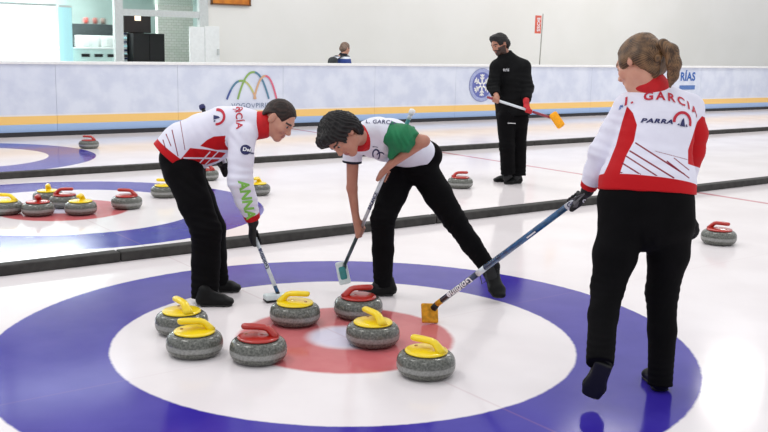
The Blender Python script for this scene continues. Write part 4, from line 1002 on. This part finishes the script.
# loose green sleeve hanging over the elbow
F = Field(); F.chain([((0.5579, 0.3715, 1.0410), .070), ((0.5955, 0.2951, 1.0228), .078), ((0.6227, 0.2439, 0.9973), .066)], None, .02, flat1=True)
F.cone((0.5782, 0.3473, 0.9720), (0.5615, 0.3716, 0.9115), .045, .022, k=.03)
me, _ = F.mesh('sleeve', .005, wrinkle([((0.5517, 0.2380, 1.0182), (0.8310, -0.5475, 0.3156), .035, 0.0036, .09)], .001, 6.)); sl = link('sleeve', me, mat('green_sleeve_cloth', (14, 118, 72), .7, .08, 12, .3, 30), sh, True)
Fc = Field(); Fc.chain([((0.4822, 0.5166, 1.0136), .084), ((0.4011, 0.4932, 1.0072), .076)], None, .01, flat0=True, flat1=True)
me, _ = Fc.mesh('collar', .005); link('collar', me, M['redcloth'], sh, True)
F = Field()
F.chain([((0.9365, 0.5773, 0.8706), (.155, .112)), ((0.9057, 0.5862, 0.8082), (.155, .115))], side3p, .03)
F.chain([((0.8672, 0.6489, 0.7906), .102), ((0.7431, 0.5939, 0.6414), .092), ((0.6316, 0.5322, 0.5034), .074), ((0.6614, 0.5657, 0.2996), .066), ((0.6891, 0.5956, 0.0721), .060)], None, .02, flat1=True)
F.chain([((0.9236, 0.5484, 0.8114), .098), ((0.9733, 0.4241, 0.6472), .088), ((1.0241, 0.3131, 0.4895), .072), ((1.1043, 0.2471, 0.3474), .062), ((1.1810, 0.1861, 0.2165), .054)], None, .02, flat1=True)
fw = [(B_J['knR'], (0.1691, 0.0945, 0.9861), .045, 0.0036, .10), (B_J['anR'], (0.0886, 0.1538, 0.9841), .035, 0.0030, .09), (B_J['knL'], (0.5011, -0.5232, -0.6746), .045, 0.0036, .10), ((1.1099, 0.1672, 0.2920), (0.5011, -0.5232, -0.6746), .035, 0.0024, .08), ((0.8141, 0.4868, 0.7380), (0.4731, -0.1738, 0.7975), .05, 0.0030, .1)]
me, _ = F.mesh('trousers', .006, wrinkle(fw, .001, 7.)); link('trousers', me, M['trouser'], bt, True); socks(B_J, bt)
g0 = V((0.7671, 0.5499, 0.0000)); g1 = V((0.5602, 0.6509, 0.0000)); g1 = g0+nrm(g1-g0)*.265; shoe(bt, g0, g1, (0, 0, 1), .048)
s0, s1 = V((1.2261, 0.2540, 0.2169)), V((1.1755, 0.0407, 0.0003)); s1[2] = max(s1[2], .012); shoe(bt, s0+V(0, 0, -.045), s1+V(0, 0, -.0), (0.0028, -0.5653, 0.5962), .056)
bm = bmesh.new(); tube(bm, [(1.1061, 0.1404, 0.2158), (1.0786, 0.1257, 0.1719), (1.0841, 0.1109, 0.1239), (1.1054, 0.0992, 0.1425), (1.1165, 0.1139, 0.1884)], .003, 6); obj('shoelace', bm, M['dark'], bt)
F, L = short_hair(H3, .026, .050, k=.01); 
F.cone(L(-.04, .075, .085), L(.04, .075, .085), .034, k=.03); F.cone(L(.06, .0, .02), L(.05, .05, .06), .030, k=.03); F.cone(L(-.06, .0, .02), L(-.05, .05, .06), .030, k=.03)
F.cone(L(0, -.09, .0), L(0, -.07, -.06), .050, .035, k=.03)
hair_mesh(bb, F, M['hair_k'], L(0, -.03, .1), H3[1][2], 30, .0035, fuzz=.0022)
t = empty('curling_broom', tuple(bA), 'slim white broom with teal and white head held by the boy', 'broom')
bands('shaft', bA, bB, (((.24, 1), (.66, 0), (.97, 2), (1, 0)), [M['shaftwhite'], M['shaftdark'], M['teal']]), .0118, t)
shaft_text('BALANCE', .030, bA, bB, .45, toCam, .0119, t, M['ink'], rev=False)
hd = V((0.5474, 0.8364, 0.1115)); R3 = oriented(hd, (0.3441, 0.0767, 0.9224), (0.4126, -0.9600, -0.0903))
obj('brush_head', bx(tuple(hd), (.150, .075, .030), R=oriented(hd, (0.0247, 0.4347, 0.8952), (-0.4260, -0.7318, 0.4068)), bev=.012), M['padgrey'], t)
obj('brush_core', bx(tuple(hd-V(cF)*.012), (.085, .045, .030), R=oriented(hd, (0.0247, 0.4347, 0.8952), (-0.4260, -0.7318, 0.4068)), bev=.012), M['teal'], t)
obj('swivel', (lambda b: (tube(b, [tuple(hd), tuple(bA)], [.018, .013], 12), b)[1])(bmesh.new()), M['shaftdark'], t)
obj('end_cap', (lambda b: (lathe(b, [(0, 0), (.016, 0), (.019, .012), (.018, .026), (0, .036)], 16), bmesh.ops.transform(b, matrix=Matrix.Translation(bB) @ Vector(bdir).to_track_quat('Z', 'Y').to_matrix().to_4x4(), verts=b.verts), b)[2])(bmesh.new()), M['white'], t)

# ============================================================ PERSON 4: man in black on the middle sheet
K_J = jd(pelvis=(4.9936, 3.9429, 0.8218), waist=(5.0007, 3.9784, 1.0042), chest=(5.0212, 4.0140, 1.2324), neck=(4.9956, 4.0485, 1.4146),
    shR=(4.8451, 4.0688, 1.3448), elR=(4.7508, 4.0378, 1.1186), wrR=(4.6747, 3.8662, 1.0036), shL=(5.1240, 3.9133, 1.3504), elL=(5.0861, 3.8103, 1.1033), wrL=(4.9334, 3.6629, 0.9547),
    hipR=(4.9055, 3.9479, 0.7775), hipL=(5.0761, 3.9092, 0.7757), knR=(4.8491, 3.8515, 0.4416), knL=(5.0146, 3.8410, 0.4351), anR=(4.8706, 3.8365, 0.1057), anL=(5.0059, 3.8106, 0.1002), ftR=(4.7995, 3.8245, 0.0420), ftL=(4.9180, 3.7987, 0.0372))
H4 = (V((4.8972, 4.0972, 1.5890)), frame((-0.9416, 0.0610, -0.3109), (-0.1472, 0.1701, 0.9520)))
kt = empty('person', (*K_J['pelvis'][:2], 0), 'bearded man in black tracksuit standing with a broom, looking down', 'person')
kA, kB = V((5.0503, 3.3625, 0.7927)), V((4.5289, 3.8737, 1.0054)); kd = nrm(kB-kA)
kcR = kA+kd*((V((4.6071, 3.8086, 0.9743))-kA) @ kd); kcL = kA+kd*((V((4.8801, 3.5563, 0.8672))-kA) @ kd)
side4 = nrm((0.3793, -0.8304, 0.0956))
kb = body_mesh(None, kt, K_J, H4, side4, side4, 'skin_d', [lambda F: grip(F, K_J['wrR'], kcR, kd, .013, 0, 1, 1), lambda F: grip(F, K_J['wrL'], kcL, kd, .013, -.003, 1, 1)], res=.006)
F = Field()
F.chain([((4.9977, 3.9271, 0.7650), (.205, .150)), ((5.0059, 3.9643, 0.9587), (.200, .145)), ((5.0151, 4.0033, 1.1640), (.205, .145)), ((5.0110, 4.0243, 1.3009), (.19, .125)), ((4.9945, 4.0467, 1.4032), (.10, .09))], side4, .03, flat0=True)
F.chain([((4.8570, 4.0801, 1.3217), .080), ((4.7669, 4.0384, 1.1184), .072), ((4.6953, 3.9059, 1.0237), .050)], None, .03, flat1=True)
F.chain([((5.1270, 3.9311, 1.3270), .085), ((5.0933, 3.8176, 1.1029), .078), ((4.9687, 3.6918, 0.9749), .052)], None, .03, flat1=True)
F.chain([((4.9862, 4.0554, 1.4144), .088), ((4.9490, 4.0628, 1.4937), .083)], None, .03, flat1=True); F.cone((4.9852, 4.0536, 1.4030), (4.8603, 4.0676, 1.3335), .085, .088, k=.04); F.cone((5.0038, 4.0398, 1.4034), (5.1209, 3.9257, 1.3386), .085, .092, k=.04)
me, vv = F.mesh('jacket', .007, wrinkle([((5.0377, 3.7634, 1.1287), (0.0886, 0.1538, 0.9841), .06, 0.0036, .15), ((4.8764, 3.8598, 0.9100), (0.0886, 0.1538, 0.9841), .08, 0.0036, .18), ((4.7205, 3.9899, 1.1436), (0.0886, 0.1538, 0.9841), .05, 0.0030, .12)], .0015, 8.)); jk = link('jacket', me, M['blackcloth'], kt, True); tj = world_bvh(vv, me)
drape('lettering', text_bm('RFE', .040, .0005, spacing=1.2), tj, (4.8360, 3.8920, 1.3161), (0.8018, -0.5983, -0.0092), (0.1128, 0.1360, 0.9847), M['whiteink'], jk)
F = Field(); F.chain([((5.0070, 3.9432, 0.8677), (.175, .125)), ((4.9947, 3.9218, 0.7307), (.185, .130))], side4, .03)
F.chain([((4.8964, 3.9371, 0.7555), .110), ((4.8421, 3.8443, 0.4427), .086), ((4.8646, 3.8311, 0.1184), .082)], None, .03, flat1=True)
F.chain([((5.0811, 3.9129, 0.7521), .110), ((5.0263, 3.8447, 0.4342), .088), ((5.0213, 3.8090, 0.0877), .080)], None, .03, flat1=True)
me, vv = F.mesh('trousers', .007, wrinkle([(K_J['anR'], (0.0886, 0.1538, 0.9841), .05, 0.0036, .13), (K_J['anL'], (0.0886, 0.1538, 0.9841), .05, 0.0036, .13), (K_J['knR'], (0.0886, 0.1538, 0.9841), .06, 0.0030, .13)], .0015, 9.)); tr = link('trousers', me, M['trouser'], kt, True); socks(K_J, kt); tj = world_bvh(vv, me)
drape('lettering', text_bm('\u2013\u2013\u2013\u2013', .045, .002), tj, (4.8324, 3.7613, 0.7189), (0.8045, -0.5937, 0.0203), (0.0886, 0.1538, 0.9841), M['whiteink'], tr)
F = Field(); grip(F, K_J['wrL'], kcL, kd, .013, .000, 1, 1); wr = K_J['wrL']; d_ = nrm(wr-K_J['elL']); F.chain([(wr-d_*.04, .038), (wr+d_*.01, .030)], None, .012, flat0=True)
me, _ = F.mesh('glove', .006); link('glove', me, M['redglove'], kt, True)
g0 = V((5.1076, 3.9924, 0.0000)); g1 = g0+nrm(V(*(-0.9187, 0.1887, 0.0533)[:2], 0))*.28; shoe(kt, g0, g1, (0, 0, 1), .050)
g0 = V((5.0838, 3.8175, 0.0000)); g1 = g0+nrm(V(*(-0.8970, 0.0503, 0.0729)[:2], 0))*.28; shoe(kt, g0, g1, (0, 0, 1), .050)
F, L = short_hair(H4, .010, .056, k=.01); F.cone(L(-.03, .055, .095), L(.03, .055, .095), .026, k=.04)
hair_mesh(kb, F, M['hair_k'], L(0, 0, .2), H4[1][2], 40, .002, .006, fuzz=.002)
t = empty('curling_broom', tuple(kA), 'white and red broom with orange head held by the man in black', 'broom')
bands('shaft', kA, kB, (((.30, 0), (.34, 1), (.86, 1), (1, 0)), [M['shaftred'], M['shaftwhite']]), .0145, t)
hd = V((5.0784, 3.3120, 0.7733)); R3 = oriented(hd, (0.3715, -0.4496, -0.7761), (-0.5780, -0.5977, 0.5011))
obj('brush_head', bx(tuple(hd), (.19, .10, .05), R=R3, bev=.022), M['padorange'], t)
obj('swivel', (lambda b: (tube(b, [tuple(hd), tuple(kA)], [.020, .016], 12), b)[1])(bmesh.new()), M['shaftnavy'], t)

# ============================================================ PERSON 5: passer-by behind the boards
S_J = jd(pelvis=(8.2781, 12.3522, 0.7737), waist=(8.2946, 12.3808, 0.9565), chest=(8.3129, 12.4125, 1.1595), neck=(8.3441, 12.4256, 1.3223),
    shR=(8.4735, 12.4677, 1.2613), elR=(8.4882, 12.3726, 0.9976), wrR=(8.3923, 12.1561, 0.8425), shL=(8.1775, 12.4342, 1.2596), elL=(8.1426, 12.3763, 0.9974), wrL=(8.1525, 12.2031, 0.8214),
    hipR=(8.3809, 12.3927, 0.7303), hipL=(8.2132, 12.3284, 0.7344), knR=(8.3573, 12.3487, 0.3414), knL=(8.1620, 12.2805, 0.3492), anR=(8.3032, 12.2241, 0.0001), anL=(8.0700, 12.2094, 0.0081), ftR=(8.3476, 12.1777, -0.0597), ftL=(8.1141, 12.1634, -0.0512))
H5 = (V((8.3960, 12.4213, 1.4755)), frame((0.9586, 0.0291, -0.1925), (0.1691, 0.0945, 0.9861)))
st = empty('person', (*S_J['pelvis'][:2], 0), 'passer-by with grey brown hair and blue coat walking behind the boards', 'person')
s5 = nrm((-0.0582, 0.9605, -0.1449)); fr5 = (0.9675, 0.0445, -0.0941)
relL = lambda F: relaxed(F, S_J['wrL'], (-0.0082, -0.2132, -0.9821), (0.8351, 0.1177, -0.0936), (0.9558, 0.0287, -0.0906)); relR = lambda F: relaxed(F, S_J['wrR'], (-0.0082, -0.2132, -0.9821), (-0.1303, 0.8301, -0.1180), (0.9558, 0.0287, -0.0906))
sb = body_mesh(None, st, S_J, H5, s5, s5, 'skin_a', [relL, relR], res=.007)
F = Field(); F.chain([((8.2726, 12.3427, 0.7128), (.20, .14)), ((8.2982, 12.3871, 0.9971), (.19, .14)), ((8.3165, 12.4188, 1.2001), (.20, .13)), ((8.3432, 12.4241, 1.3121), (.10, .09))], s5, .03, flat0=True)
F.chain([(S_J['shL'], .075), (S_J['elL'], .07), (S_J['wrL'], .05)], None, .03, flat1=True); F.chain([(S_J['shR'], .075), (S_J['elR'], .07), (S_J['wrR'], .05)], None, .03, flat1=True)
me, vv = F.mesh('coat', .008, wrinkle([], .003, 3.)); z5 = vv[:, 2]; zt = S_J['neck'][2]
attr(me, 'mask_a', np.maximum(z5-(zt-.055), np.where(vv @ V(cR) > V((8.4114, 12.3578, 1.2430)) @ V(cR), (zt-.19)-z5, -1))); attr(me, 'mask_b', z5-(zt-.012))
link('coat', me, M['bluecloth'], st, True)
F = Field(); F.chain([((8.2763, 12.3490, 0.7534), (.17, .12)), ((8.2690, 12.3363, 0.6722), (.17, .12))], s5, .03); 
for s_ in 'LR': F.chain([(S_J['hip'+s_], .10), (S_J['kn'+s_], .08), (S_J['an'+s_], .07)], None, .03, flat1=True)
me, _ = F.mesh('trousers', .008); link('trousers', me, M['trouser'], st, True)
for s_ in 'LR':
    g0 = S_J['an'+s_].copy(); g0[2] = 0; g0 = g0-V(fr5)*.05; shoe(st, g0, g0+nrm(V(*fr5[:2], 0))*.28, (0, 0, 1), .05)
F, L = short_hair(H5, .010, .05); hair_mesh(sb, F, M['hair_g'], L(0, 0, .2), H5[1][2], 40, .001, .006)
t = empty('backpack', tuple(S_J['chest']-V(fr5)*.2), 'dark grey backpack on the back of the passer-by', 'backpack')
M['pack'] = mat('dark_grey_nylon', (52, 56, 58), .7, .2, 20)
F = Field(); bk = S_J['chest']-V(fr5)*.245
F.cone(bk+V(0, 0, -.20), bk+V(0, 0, .04), (.16, .10), (.13, .08), s5, k=.02); me, _ = F.mesh('pack_body', .008, wrinkle([], .002, 2.)); link('pack_body', me, M['pack'], t, True)
F = Field(); b2 = bk-V(fr5)*.09+V(0, 0, -.20); F.cone(b2+V(0, 0, -.04), b2+V(0, 0, .05), (.11, .04), (.10, .04), s5, k=.02); me, _ = F.mesh('pocket', .008); link('pocket', me, M['pack'], t, True)
bm = bmesh.new()
for q in (-1, 1):
    b3 = bk+V(s5)*.09*q; tube(bm, [b3+V(fr5)*.05+V(0, 0, .06), b3+V(fr5)*.20+V(0, 0, .155), b3+V(fr5)*.34+V(0, 0, .09), b3+V(fr5)*.40+V(0, 0, -.05), b3+V(fr5)*.25+V(0, 0, -.22), b3+V(fr5)*.05+V(0, 0, -.22)], .014, 8, squash=(1.6, .6))
obj('strap', bm, M['pack'], t)
